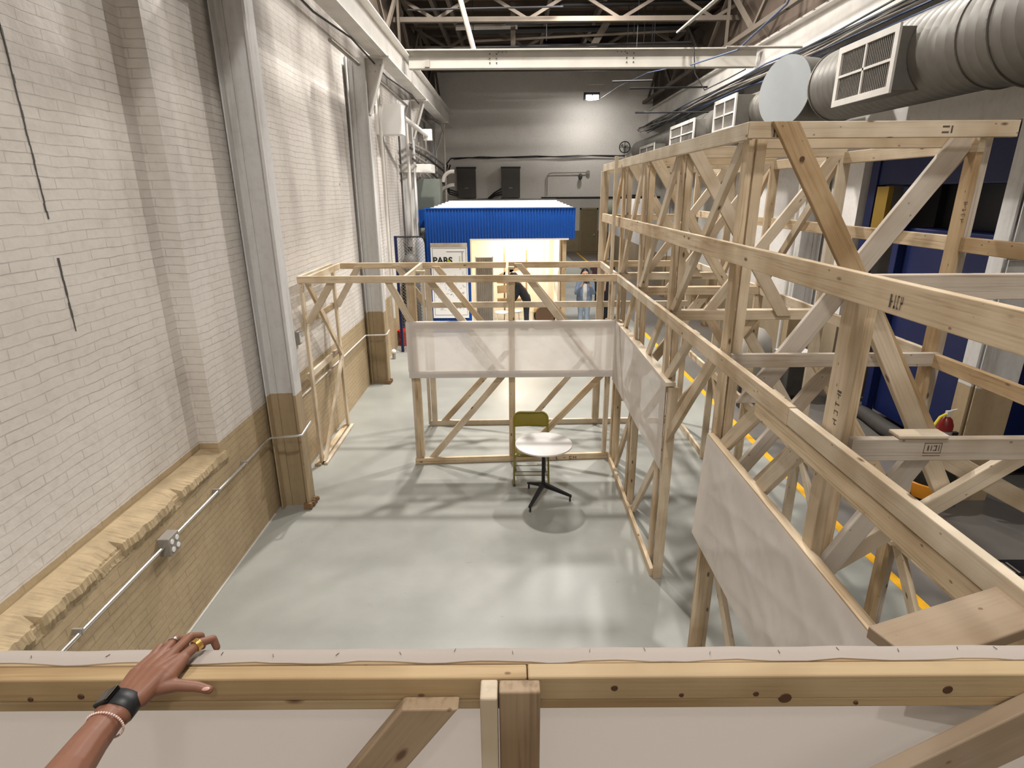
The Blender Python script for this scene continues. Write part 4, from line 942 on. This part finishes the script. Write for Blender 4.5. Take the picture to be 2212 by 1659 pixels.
# poster
t = thing('poster', 'white event poster with a bold black title on the blue kiosk panel', 'poster', (-1.63, 15.45, 1.4))
MB().box((-2.11, KY-.04, .42), (-1.15, KY-.025, 2.39)).build('sheet', WHITE, t)
MB().box((-2.11, KY-.05, 2.30), (-1.15, KY-.02, 2.40)).build('top_batten', WOODG, t)
def text(s, x, y, z, size, m, parent, name='lettering', rot=(PI/2, 0, 0), ext=.001, bold=0):
    cu = bpy.data.curves.new('t', 'FONT'); cu.body = s; cu.size = size; cu.extrude = ext; cu.offset = bold
    o = bpy.data.objects.new('t', cu); C.objects.link(o); o.location = (x, y, z); o.rotation_euler = rot
    bpy.context.view_layer.update(); dg = bpy.context.evaluated_depsgraph_get()
    me = bpy.data.meshes.new_from_object(o.evaluated_get(dg)); M = o.matrix_world.copy(); bpy.data.objects.remove(o)
    me.transform(M); me.materials.clear(); me.materials.append(m)
    q = bpy.data.objects.new(name, me); attach(q, parent); return q
text('PARS', -2.06, KY-.043, 1.88, .23, BLACK, t, bold=.007)
MB().tube([(-1.64, KY-.044, 1.93), (-1.64, KY-.040, 1.93)], .055, 24).build('lime_dot', plain('lime', (.42, .45, .02), .5), t)
mb = MB(); rnd = random.Random(11)
for x0, x1, z in ((-2.06, -1.19, 2.26), (-2.06, -1.19, .50)): mb.box((x0, KY-.042, z), (x1, KY-.040, z+.008))
for x in (-2.065, -1.19): mb.box((x, KY-.042, .5), (x+.008, KY-.040, 2.265))
mb.box((-1.70, KY-.042, 2.17), (-1.24, KY-.040, 2.185))
for kk in range(150):
    x = -2.02+rnd.random()*.74; z = .62+rnd.random()*1.0; wd = .01+rnd.random()*.07
    if rnd.random() < .5: mb.box((x, KY-.042, z), (x+wd, KY-.040, z+.006))
    else: mb.box((x, KY-.042, z), (x+.005, KY-.040, z+wd*.8))
for kk in range(14): mb.box((-1.30, KY-.042, 1.75+.03*kk), (-1.27, KY-.040, 1.765+.03*kk))
mb.build('fine_print', GREYBOX, t)
mb = MB()
for kk in range(11): mb.box((-1.37, KY-.042, 1.72+.032*kk), (-1.335, KY-.040, 1.738+.032*kk))
mb.build('green_print', plain('olive_print', (.42, .42, .12), .6), t)
# things inside the kiosk
t = thing('shutter_panel', 'grey corrugated metal panel standing inside the kiosk at left', 'panel', (-.75, 16.2, 0))
solid(corr(-.98, -.52, 0, 1.95, 16.2, pitch=.05, amp=.01).build('sheet', STEELG, t)); MB().box((-1.0, 16.19, 0), (-.97, 16.23, 1.97)).box((-.53, 16.19, 0), (-.50, 16.23, 1.97)).build('edge', CONDUIT, t)
t = thing('wooden_rack', 'tall light wood rack with shelves inside the kiosk', 'rack', (-.1, 17.2, 0))
for x in (-.23, .42): MB().box((x, 17.2, 0), (x+.05, 17.25, 2.15 if x < 0 else 2.05)).build('upright', WOODN, t)
for z, a in ((.55, .0), (.92, .05), (1.22, -.04)): MB().bar((-.42, 17.1, z), (.30, 17.1, z+a), .06, .22, NZ).build('shelf', WOODN, t)
t = thing('wood_offcuts', 'pile of pale angled wood offcuts on the kiosk rack', 'offcuts', (-.1, 17.0, 1.2))
for i, (x, z, a) in enumerate(((-.15, 1.42, .5), (-.02, 1.34, -.3), (.05, 1.5, .2), (-.1, 1.6, -.15))):
    MB().bar((x-.2, 17.05, z-a*.2), (x+.2, 17.05, z+a*.2), .1, .03, NY).build('offcut', WOODN, t)
t = thing('white_stool', 'left of two white-topped stools in the kiosk', 'stool', (-.28, 16.0, 0), 'white stools in the kiosk')
def stool(t, x, y):
    smooth_angle(MB().lathe((x, y, .44), [(.17, 0), (.19, .01), (.19, .03), (.17, .04)], 24).build('seat', WHITE, t))
    for a in (.8, 2.4, 3.9, 5.5): MB().tube([(x+.14*math.cos(a), y+.14*math.sin(a), .44), (x+.19*math.cos(a), y+.19*math.sin(a), 0)], .012, 6).build('leg', WHITE, t)
stool(t, -.28, 16.0)
t = thing('white_stool', 'right of two white-topped stools in the kiosk', 'stool', (.10, 16.15, 0), 'white stools in the kiosk'); stool(t, .10, 16.15)
t = thing('drum', 'round brown drum lying on its side by the kiosk opening', 'drum', (.92, 15.9, .35))
smooth_angle(MB().lathe((.92, 15.8, .40), [(.30, 0), (.32, .02), (.32, .34), (.30, .36)], 32, 'y').build('shell', WOODN, t))
MB().lathe((.92, 15.785, .40), [(.27, 0), (.27, .012)], 32, 'y').build('drumhead', plain('brown_skin', (.10, .055, .03), .5), t)
MB().box((.60, 15.8, 0), (.66, 16.1, .5)).box((1.16, 15.8, 0), (1.22, 16.1, .5)).box((.6, 15.8, .04), (1.22, 16.1, .08)).build('stand', WOODN, t)
t = thing('wall_drawing', 'white sheet with black ink strokes on the kiosk right wall', 'drawing', (1.29, 16.8, 1.0))
MB().box((1.285, 16.1, .5), (1.295, 17.6, 1.6)).build('sheet', WHITE, t)
mb = MB()
for i in range(9): mb.bar((1.283, 16.2+.14*i, .8+.05*(i % 3)), (1.283, 16.26+.15*i, 1.3-.07*(i % 4)), .02, .002, NX)
mb.build('ink_strokes', BLACK, t)

# left of the kiosk: blue beam, chain link panel, cylinder, bucket, valve
tagged(MB().box((-2.75, 17.0, 2.70), (-1.9, 17.3, 3.20)).build('blue_beam', BLUE, bevel=.01), 'short blue steel beam left of the kiosk roof', 'beam')
t = thing('fence_panel', 'chain link fence panel on a navy post left of the kiosk', 'fence', (-2.4, 13.6, 0))
MB().box((-2.66, 13.5, 0), (-2.60, 13.56, 2.72)).build('post', NAVY, t)
MB().tube([(-2.62, 13.53, 2.70), (-1.98, 13.53, 2.70)], .018, 8).build('top_rail', BLACK, t); MB().tube([(-2.62, 13.53, 1.75), (-1.98, 13.53, 1.75)], .014, 8).build('mid_rail', BLACK, t)
mb = MB(); s = .075
for i in range(-40, 12):
    x = -2.6 + i*s
    for sg in (1, -1):
        pts = []
        z0, z1 = 0.05, 2.68
        xa, xb = (x, x+(z1-z0)) if sg > 0 else (x+(z1-z0), x)
        a, b = Vector((xa, 13.53, z0)), Vector((xb, 13.53, z1)); d = b-a
        t0 = max(0, min(((-2.6-a.x)/d.x), ((-1.98-a.x)/d.x))); t1 = min(1, max(((-2.6-a.x)/d.x), ((-1.98-a.x)/d.x)))
        if t1 > t0+.01: mb.tube([a+d*t0, a+d*t1], .0035, 4, False)
mb.build('wire_mesh', GALV, t)
t = thing('gas_cylinder', 'dark grey gas cylinder behind the chain link', 'cylinder', (-2.5, 15.0, 0))
smooth_angle(MB().lathe((-2.58, 15.1, .9), [(.20, 0), (.21, .03), (.21, 1.05), (.16, 1.2), (.06, 1.28), (.05, 1.36)], 24).build('body', GREYBOX, t)); MB().box((-2.63, 15.05, 2.24), (-2.53, 15.15, 2.34)).build('valve', BLACK, t)
MB().box((-2.8, 14.8, 0), (-2.4, 15.4, .9)).build('stand', DARK, t)
t = thing('gas_cylinder', 'pale grey tall cylinder beside the kiosk panel', 'cylinder', (-2.28, 15.3, 0))
smooth_angle(MB().lathe((-2.36, 15.35, 0), [(.11, 0), (.12, .03), (.12, 2.4), (.08, 2.52), (.03, 2.56)], 20).build('body', plain('pale_cylinder', (.42, .44, .48), .4), t))
t = thing('bucket', 'red plastic bucket on the floor by the chain link', 'bucket', (-2.70, 14.2, 0))
smooth_angle(MB().lathe((-2.68, 14.2, .0), [(.13, 0), (.135, .01), (.165, .36), (.175, .37), (.175, .39), (.16, .39), (.13, .03)], 28).build('body', RED, t))
MB().tube([(-2.68+.17*math.cos(a), 14.2-.12*math.sin(a)-.02, .34-.22*math.sin(a)) for a in [PI*i/10 for i in range(11)]], .005, 6).build('handle', STEELG, t)
t = thing('standpipe_valve', 'small white pipe valve standing on the floor by the wall', 'valve', (-2.75, 12.9, 0))
MB().tube([(-2.72, 12.9, 0), (-2.72, 12.9, .14)], .04, 12).build('stem', STEELG, t); MB().ball((-2.72, 12.9, .18), .055, 12, 8).build('cap', WHITE, t)
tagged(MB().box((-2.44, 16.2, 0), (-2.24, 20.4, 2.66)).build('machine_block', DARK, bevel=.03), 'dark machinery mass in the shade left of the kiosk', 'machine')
pipe('dark_duct', 'black slanting tube left of the kiosk under the blue beam', [(-2.6, 16.3, 1.8), (-2.0, 16.3, 2.75)], .07, BLACK, 'tube')

# ---------------------------------------------------------------- navy machine in the right bay
t = thing('navy_machine', 'large navy blue machine cabinet filling the right bay', 'machine', (7, 8.5, 0))
MB().box((6.12, 6.9, .12), (8.4, 9.2, 3.1)).build('body', NAVY, t, bevel=.02)
MB().box((5.98, 6.6, 3.72), (8.4, 10.15, 4.32)).build('header', NAVY, t, bevel=.02)
MB().box((5.95, 9.95, .0), (6.12, 10.15, 4.3)).build('post', NAVY, t, bevel=.01); MB().box((6.0, 9.18, 0), (6.12, 9.32, 3.7)).build('post', NAVY, t, bevel=.01)
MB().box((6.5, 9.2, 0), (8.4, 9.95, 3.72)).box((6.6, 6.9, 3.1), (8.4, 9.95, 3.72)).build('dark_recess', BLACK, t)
MB().box((6.04, 6.9, 1.95), (6.12, 7.1, 2.0)).build('ledge', NAVY, t)
MB().box((5.92, 9.55, 2.75), (6.0, 9.85, 3.7)).build('control_panel', plain('worn_yellow', (.32, .20, .03), .5), t)
t2 = thing('floor_bundle', 'long black rubber bundle lying along the foot of the navy machine', 'bundle', (5.9, 8, 0))
smooth_angle(MB().tube([(5.85, 9.6, .10), (5.88, 9.0, .11), (5.82, 8.4, .12), (5.86, 7.7, .11), (5.9, 7.0, .12)], [.08, .11, .12, .11, .09], 12).build('roll', DARK, t2))
t = thing('fire_extinguisher', 'red fire extinguisher with a yellow hose hung on the white column', 'fire extinguisher', (5.25, 6.35, .95))
ex, ey, ez = 5.19, 6.42, .62
smooth_angle(MB().lathe((ex, ey, ez), [(.07, 0), (.085, .02), (.085, .36), (.06, .43), (.03, .46)], 24).build('body', REDX, t))
MB().box((ex-.02, ey-.02, ez+.45), (ex+.02, ey+.02, ez+.53)).build('valve', STEELW, t); MB().bar((ex-.02, ey, ez+.52), (ex+.10, ey, ez+.55), .02, .01, NZ).build('lever', STEELW, t)
MB().tube([(ex-.02, ey, ez+.49), (ex-.10, ey-.02, ez+.46), (ex-.18, ey-.04, ez+.33)], .016, 8).build('hose', plain('yellow_hose', (.72, .58, .05), .4), t)
MB().lathe((ex, ey, ez+.12), [(.0865, 0), (.0865, .17)], 24).build('label_sheet', plain('faded_label', (.30, .28, .27), .6), t)
MB().box((ex+.05, ey-.02, ez+.2), (5.36, ey+.02, ez+.26)).build('bracket', BLACK, t)
t = thing('door_panel', 'tall grey sliding door leaf behind the white column', 'door', (6.3, 5, 0))
MB().box((6.45, 3.2, 0), (6.55, 6.25, 4.1)).build('leaf', plain('grey_door', (.24, .225, .20), .6), t)
MB().box((6.38, 5.2, 0), (6.45, 5.3, 4.1)).box((6.38, 5.9, 0), (6.45, 6.0, 4.1)).build('stile', STEELG, t)
t = thing('warning_sign', 'dark red sign with pale lettering at the right edge', 'sign', (6.4, 5.9, 3))
MB().box((6.36, 5.35, 2.92), (6.38, 6.12, 3.42)).build('panel', plain('sign_red', (.22, .012, .012), .5), t)
mb = MB()
for i in range(6): mb.box((6.352, 5.45+.1*i, 2.99), (6.358, 5.50+.1*i, 3.03))
mb.tube([(6.356, 5.98, 3.12), (6.356, 5.86, 3.20), (6.356, 5.95, 3.26)], .008, 5)
mb.build('lettering', plain('sign_white', (.5, .45, .42), .6), t)
for z, xx in ((3.95, 5.3), (2.95, 5.15)):
    t = thing('door_bolt', ('upper' if z > 3.5 else 'lower') + ' bolt bar on the white column', 'bolt', (xx, 6.3, z))
    MB().tube([(5.28, 6.28, z), (5.64, 6.28, z)], .02, 10).build('bar', STEELG if z < 3.5 else BLACK, t)
mb = MB()
for i in range(2):
    for j in range(3): mb.tube([(5.50+.16*i, 6.322, 3.15+.11*j), (5.50+.16*i, 6.33, 3.15+.11*j)], .012, 8)
tagged(mb.build('bolt_plate', BLACK), 'six dark bolts on the white column', 'bolts')
# bolt face plate so the bolts sit on steel
MB().box((5.37, 6.33, 0), (5.84, 6.345, 5.9)).build('cover_plate', COLP, [o for o in bpy.data.objects if o.name.startswith('steel_column') and abs(o.location.y-6.5) < .01 and o.location.x > 5][0])
# robot vacuum like floor machine
t = thing('floor_scrubber', 'black and orange domed floor machine under the white rail', 'machine', (5.1, 6.0, 0))
sx, sy, sz = 5.16, 6.42, .06
smooth_angle(MB().lathe((sx, sy, sz), [(.16, 0), (.27, .02), (.30, .10), (.30, .20), (.28, .215)], 36).build('body', ORANGE, t))
smooth_angle(MB().lathe((sx, sy, sz+.21), [(.285, 0), (.28, .06), (.22, .15), (.12, .20), (.02, .21)], 36).build('dome', plain('black_gloss', (.012, .012, .010), .18), t))
MB().tube([(sx+.10, sy-.30, sz+.12), (sx+.10, sy-.325, sz+.12)], .035, 14).build('knob', ORANGE, t)
MB().tube([(sx+.05, sy-.33, sz+.10), (sx-.3, sy-.5, .03), (sx-.45, sy-.45, .02)], .018, 8).build('hose', BLACK, t)
MB().box((sx-.48, sy-.1, .0), (sx-.25, sy+.1, .12)).build('side_tank', plain('brown_tank', (.10, .06, .045), .5), t)
for a in (.5, 2.6, 4.7): MB().tube([(sx+.2*math.cos(a), sy+.2*math.sin(a)-.02, .03), (sx+.2*math.cos(a), sy+.2*math.sin(a)+.02, .03)], .03, 10).build('wheel', BLACK, t)
t = thing('drain_cover', 'dark slotted floor cover on the right aisle', 'cover', (4.9, 4.9, 0))
MB().box((4.75, 4.85, 0), (5.4, 5.1, .012)).build('frame', BLACK, t)
mb = MB()
for i in range(6): mb.box((4.80+.05*i, 4.88, .012), (4.82+.05*i, 5.05, .015))
mb.build('slots', STEELG, t)
tagged(MB().tube([(5.2, 4.9, .02), (5.7, 4.6, .02), (6.5, 4.3, .02), (8.3, 4.4, .02)], .025, 8).build('floor_hose', BLACK), 'black hose lying across the dark floor at right', 'hose')
# small pieces beyond the tower
t = thing('covered_cart', 'grey rounded covered cart behind the timber tower', 'cart', (4.5, 10.8, 0))
smooth_angle(MB().lathe((4.55, 10.7, .25), [(.38, 0), (.40, .5), (.36, .75), (.22, .92), (.05, .97)], 28).build('cover', plain('grey_cover', (.36, .34, .30), .7), t)); MB().box((4.3, 10.4, 0), (4.8, 11.0, .28)).build('base', GREYBOX, t)
MB().ball((4.35, 10.35, 1.13), .09, 10, 8, (1.5, 1, .7)).build('red_cap', plain('dull_red', (.45, .07, .02), .5), t)
t = thing('tool_cart', 'dark tool cart with a white top rail behind the timber tower', 'cart', (5.1, 10.6, 0))
MB().box((4.95, 9.9, .1), (5.5, 10.5, .78)).build('body', DARK, t, bevel=.02); MB().box((4.93, 9.88, .78), (5.52, 10.52, .83)).build('top', WHITE, t)
t = thing('floor_case', 'open black case lying on the aisle floor behind the tower', 'case', (3.9, 9.6, 0))
MB().box((4.0, 9.1, 0), (4.65, 9.7, .10)).build('base', BLACK, t, bevel=.01); MB().bar((4.02, 9.72, .1), (4.63, 9.72, .1), .03, .03, NY).build('rim', STEELG, t)
pipe('wall_column_pipe', 'white pipe down the right wall beside the second column', [(5.8, 12.2, 0), (5.8, 12.2, 5.0)], .05, STEELW, 'pipe')

# ---------------------------------------------------------------- people
def skin_mat(name, col): 
    m = plain(name, col, .5, noise=.14, scale=30); b = m.node_tree.nodes['Principled BSDF']
    b.inputs['Subsurface Weight'].default_value = .12; b.inputs['Subsurface Radius'].default_value = (.01, .004, .002); return m
SKIN = skin_mat('tanned_skin', (.215, .095, .058)); SKIN2 = skin_mat('light_skin', (.50, .31, .21))
def blob(name, chains, mtl, parent, vox=.012, sm=6, extra=None):
    """tapered capsules fused into one continuous surface"""
    mb = MB()
    for ch in chains:
        for (p, r), (q, s) in zip(ch, ch[1:]):
            p = Vector(p); q = Vector(q); mb.ball(p, r, 14, 10); mb.ball(q, s, 14, 10); mb.tube([p, q], [r, s], 14)
    if extra: extra(mb)
    o = mb.build(name, mtl, parent, True)
    rm = o.modifiers.new('r', 'REMESH'); rm.mode = 'VOXEL'; rm.voxel_size = vox; rm.use_smooth_shade = True
    s = o.modifiers.new('s', 'SMOOTH'); s.iterations = sm; s.factor = .5
    return o
DENIM = plain('light_denim', (.15, .20, .29), .8, noise=.25, scale=25); JEANS = plain('pale_jeans', (.28, .34, .42), .8, noise=.15); HAIR = plain('black_hair', (.008, .006, .006), .45)
BLKC = plain('black_clothes', (.010, .010, .012), .8); WHT = plain('white_shirt', (.6, .6, .58), .8); DJ = plain('dark_jeans', (.02, .02, .03), .8, noise=.4); MAROON = plain('dark_red_hair', (.10, .02, .015), .5); SHOE = plain('shoe', (.05, .05, .05), .6)
def person(loc, H, face, cl_top, cl_leg, hair, label, arms='phone', open_jacket=False, bag=False, skin=SKIN2, bend=0):
    x, y = loc; u = H/7.5
    t = thing('person', label, 'person', (x, y, 0)); c, s = math.cos(face), math.sin(face)   # face=0 looks toward -Y
    def W(a, b, z):      # a right, b forward
        return (x + a*c - b*s*-1*0 + b*s, y + a*s - b*c, z)
    hz = H-.5*u
    def up(z):           # forward bend above the hips
        return z
    def WB(a, b, z):
        zh = .52*H
        if bend and z > zh:
            d = z-zh; return W(a, b*math.cos(bend)+d*math.sin(bend), zh + d*math.cos(bend) - b*math.sin(bend))
        return W(a, b, z)
    sh = .815*H
    if arms == 'phone': el = [(-.24, .10, .62*H), (.24, .10, .62*H)]; ha = [(-.07, .30, .80*H), (.07, .30, .80*H)]
    elif arms == 'reach': el = [(-.18, .20, .66*H), (.18, .18, .66*H)]; ha = [(-.10, .42, .60*H), (.10, .40, .58*H)]
    else: el = [(-.23, .02, .62*H), (.23, .02, .62*H)]; ha = [(-.22, .10, .47*H), (.22, .10, .47*H)]
    body = [[(WB(0, 0, .55*H), .10), (WB(0, 0, .70*H), .11), (WB(0, 0, .80*H), .09)], [(WB(0, 0, .80*H), .06), (WB(0, .02, .87*H), .045)],
            [(WB(0, .01, hz+.02), .095), (WB(0, .035, hz-.045), .07)]]
    for i, sd in enumerate((-1, 1)):
        body += [[(WB(sd*.16, 0, sh), .05), (WB(*el[i]), .04), (WB(*ha[i]), .028)], [(W(sd*.08, 0, .52*H), .08), (W(sd*.09, .01, .28*H), .055), (W(sd*.09, 0, .05*H), .04), (W(sd*.10, .10, .025*H), .035)]]
        hp = Vector(WB(*ha[i])); 
        for f in range(4): body.append([(hp, .018), (WB(ha[i][0]-sd*(.03-.018*f), ha[i][1]+.05, ha[i][2]+.05-.012*f), .010), (WB(ha[i][0]-sd*(.045-.01*f), ha[i][1]+.07, ha[i][2]+.03-.012*f), .009)])
        body.append([(hp, .016), (WB(ha[i][0]-sd*.04, ha[i][1]+.01, ha[i][2]+.04), .010)])
    def face_x(mb):
        mb.ball(WB(0, .105, hz-.01), .016, 8, 6)
        for sd in (-1, 1): mb.ball(WB(sd*.09, .0, hz-.01), .022, 8, 6)
    blob('body', body, skin, t, .014, 4, face_x)
    for sd in (-1, 1): MB().ball(WB(sd*.032, .092, hz+.01), .011, 8, 6).build('eye', HAIR, t)
    MB().ball(WB(0, .092, hz-.055), .016, 8, 6, (1.4, .5, .5)).build('mouth', plain('lip', (.35, .10, .08), .5), t)
    blob('hair', [[(WB(0, -.02, hz+.045), .108), (WB(0, -.05, hz-.02), .095)], [(WB(-.075, -.03, hz), .05), (WB(-.08, -.03, hz-.16), .035)], [(WB(.075, -.03, hz), .05), (WB(.08, -.03, hz-.16), .035)]], hair, t, .014, 4)
    top = [[(WB(-.15, 0, sh), .068), (WB(*[q for q in el[0]]), .056), (WB((el[0][0]*.35+ha[0][0]*.65), (el[0][1]*.35+ha[0][1]*.65), (el[0][2]*.35+ha[0][2]*.65)), .044)],
           [(WB(.15, 0, sh), .068), (WB(*el[1]), .056), (WB((el[1][0]*.35+ha[1][0]*.65), (el[1][1]*.35+ha[1][1]*.65), (el[1][2]*.35+ha[1][2]*.65)), .044)],
           [(WB(-.10, 0, .50*H), .12), (WB(-.09, 0, .66*H), .12), (WB(-.10, 0, .79*H), .09)], [(WB(.10, 0, .50*H), .12), (WB(.09, 0, .66*H), .12), (WB(.10, 0, .79*H), .09)], [(WB(0, 0, .80*H), .08), (WB(0, 0, .84*H), .065)]]
    blob('jacket' if open_jacket else 'shirt', top, cl_top, t, .016, 6)
    if open_jacket: blob('inner_shirt', [[(WB(0, .045, .52*H), .085), (WB(0, .05, .66*H), .085), (WB(0, .04, .80*H), .06)]], WHT, t, .014, 4)
    blob('trousers', [[(W(sd*.07, 0, .54*H), .105), (W(sd*.09, .01, .46*H), .10), (W(sd*.09, .01, .28*H), .075), (W(sd*.09, 0, .06*H), .065)] for sd in (-1, 1)], cl_leg, t, .016, 4)
    for sd in (-1, 1): blob('shoe', [[(W(sd*.095, -.02, .045), .045), (W(sd*.10, .14, .038), .038)]], SHOE, t, .012, 3)
    if arms == 'phone':
        tp = tagged(MB().box((x-.075, y-.36, .81*H), (x+.075, y-.35, .86*H)).build('phone', BLACK), 'dark phone held up by the person in denim', 'phone') if False else MB().box((x-.08, y-.37, .80*H), (x+.08, y-.36, .848*H)).build('phone', BLACK)
        tagged(tp, 'dark phone held sideways by the person in the denim jacket', 'phone')
    return t
person((2.02, 16.0), 1.62, 0, DENIM, JEANS, HAIR, 'person in a light denim jacket and pale jeans photographing toward us', 'phone', True)
person((2.98, 19.6), 1.70, .2, plain('dark_maroon_top', (.04, .012, .014), .8), BLKC, MAROON, 'person with dark red hair and dark top seen far beyond the gallery', 'down', skin=skin_mat('brown_skin', (.20, .10, .07)))
person((2.70, 16.9), 1.72, .1, BLKC, BLKC, HAIR, 'person in black clothes standing behind the one in denim', 'down')
person((.42, 15.9), 1.66, -PI/2, BLKC, DJ, HAIR, 'person in black bending forward inside the lit kiosk', 'reach', bend=.55)

# the viewer's own forearm and hand resting on the parapet
t = thing('person', 'bare forearm and hand with rings and black watch gripping the near beam', 'person', (-.75, .8, 2.6))
A = [[((-.60, .43, 2.86), .046), ((-.705, .60, 2.765), .042), ((-.760, .72, 2.715), .037), ((-.779, .80, 2.695), .032), ((-.781, .868, 2.690), .0275), ((-.775, .905, 2.690), .0245)],
     [((-.790, .868, 2.692), .024), ((-.788, .905, 2.692), .0215)], [((-.768, .868, 2.690), .024), ((-.762, .905, 2.692), .0215)]]
wr = [(-.784, .905, 2.693), (-.772, .905, 2.694), (-.762, .905, 2.693), (-.752, .908, 2.690)]
mcp = [(-.786, 1.004, 2.694), (-.765, 1.016, 2.699), (-.741, 1.017, 2.701), (-.716, 1.006, 2.698)]
for i in range(4): A.append([(wr[i], .0205), (((wr[i][0]*.5+mcp[i][0]*.5), (wr[i][1]*.5+mcp[i][1]*.5), 2.6985), .0185), (mcp[i], .0118)])
A.append([((-.750, .925, 2.690), .020), ((-.722, .955, 2.692), .0175), ((-.713, 1.0, 2.697), .012)])
fing = [[((-.786, 1.004, 2.694), .0105), ((-.788, 1.042, 2.692), .0088), ((-.787, 1.062, 2.676), .0080), ((-.785, 1.066, 2.655), .0072)],
        [((-.765, 1.016, 2.699), .0110), ((-.762, 1.058, 2.698), .0095), ((-.756, 1.078, 2.678), .0085), ((-.752, 1.072, 2.655), .0078)],
        [((-.741, 1.017, 2.701), .0115), ((-.731, 1.062, 2.701), .0098), ((-.722, 1.086, 2.682), .0088), ((-.719, 1.080, 2.658), .0080)],
        [((-.716, 1.006, 2.698), .0115), ((-.700, 1.046, 2.699), .0098), ((-.686, 1.072, 2.686), .0088), ((-.680, 1.070, 2.664), .0080)]]
A += fing
A.append([((-.760, .925, 2.690), .019), ((-.726, .938, 2.686), .0165), ((-.697, .947, 2.680), .0125), ((-.664, .952, 2.671), .0105), ((-.640, .951, 2.663), .0092)])
def mkcol():
    m = SKIN; return m
blob('forearm_and_hand', A, SKIN, t, .0021, 7)
# nails
NAIL = plain('nail', (.52, .30, .24), .25)
MB().ball((-.643, .9465, 2.6705), .0068, 12, 8, (1.35, .75, .5)).build('thumb_nail', NAIL, t)
# rings
def ringat(P, D, R, m, name, tube=.0018, w=1):
    P = Vector(P); D = Vector(D).normalized(); u = D.orthogonal().normalized(); v = D.cross(u)
    mb = MB()
    for k in range(w): mb.tube([P + D*(k*.003) + (u*math.cos(2*PI*i/24)+v*math.sin(2*PI*i/24))*R for i in range(25)], tube, 6, False)
    return mb.build(name, m, t, True)
r_ = ringat((-.705, 1.035, 2.6995), (.016, .040, 0), .0118, GOLD, 'gold_ring', .0020, 4); r_['label'] = 'wide gold ring on the index finger'
r_ = ringat((-.762, 1.050, 2.698), (.0, 1, 0), .0112, SILVER, 'silver_ring', .0016, 2); r_['label'] = 'silver ring on a rear finger'
# bracelet
P = Vector((-.779, .842, 2.691)); D = Vector((-.03, 1, -.02)).normalized(); u = Vector((1, 0, 0)); u = (u-D*u.dot(D)).normalized(); v = D.cross(u)
mb = MB()
for i in range(44):
    a = 2*PI*i/44; mb.ball(P + (u*math.cos(a)*.0345+v*math.sin(a)*.0315), .0024, 8, 6)
mb.build('bead_bracelet', plain('pink_beads', (.72, .52, .46), .2), t, True)
# watch: band around the wrist plus a rounded square body on its outer side
tw = thing('watch', 'black smartwatch with a wide black band on the wrist', 'watch', (-.777, .885, 2.69))
P = Vector((-.778, .886, 2.691)); D = Vector((.04, 1, 0)).normalized(); u = (Vector((1, 0, 0))-D*D.x).normalized(); v = D.cross(u)
n = 40; vs, fs = [], []
for i in range(n):
    a = 2*PI*i/n
    for r, off in ((.0, -.0185), (.0024, -.017), (.0024, .017), (.0, .0185)):
        vs.append(P + D*off + u*math.cos(a)*(.0345+r) + v*math.sin(a)*(.0262+r))
for i in range(n):
    for j in range(3): a = i*4+j; b = ((i+1) % n)*4+j; fs.append((a, b, b+1, a+1))
fixn(mesh_obj('band', vs, fs, BLACK, tw, True))
bd = MB().bar(P + Vector((-.021, -.0, .0235)) - D*.020, P + Vector((-.021, 0, .0235)) + D*.020, .036, .011, (-.5, 0, .866)).build('case', plain('black_glass', (.004, .004, .005), .08), tw, bevel=.004)
MB().bar(P + Vector((-.0075, 0, .0372)) - D*.018, P + Vector((-.0075, 0, .0372)) + D*.018, .0012, .001, (-.5, 0, .866)).build('case_edge', SILVER, bd)
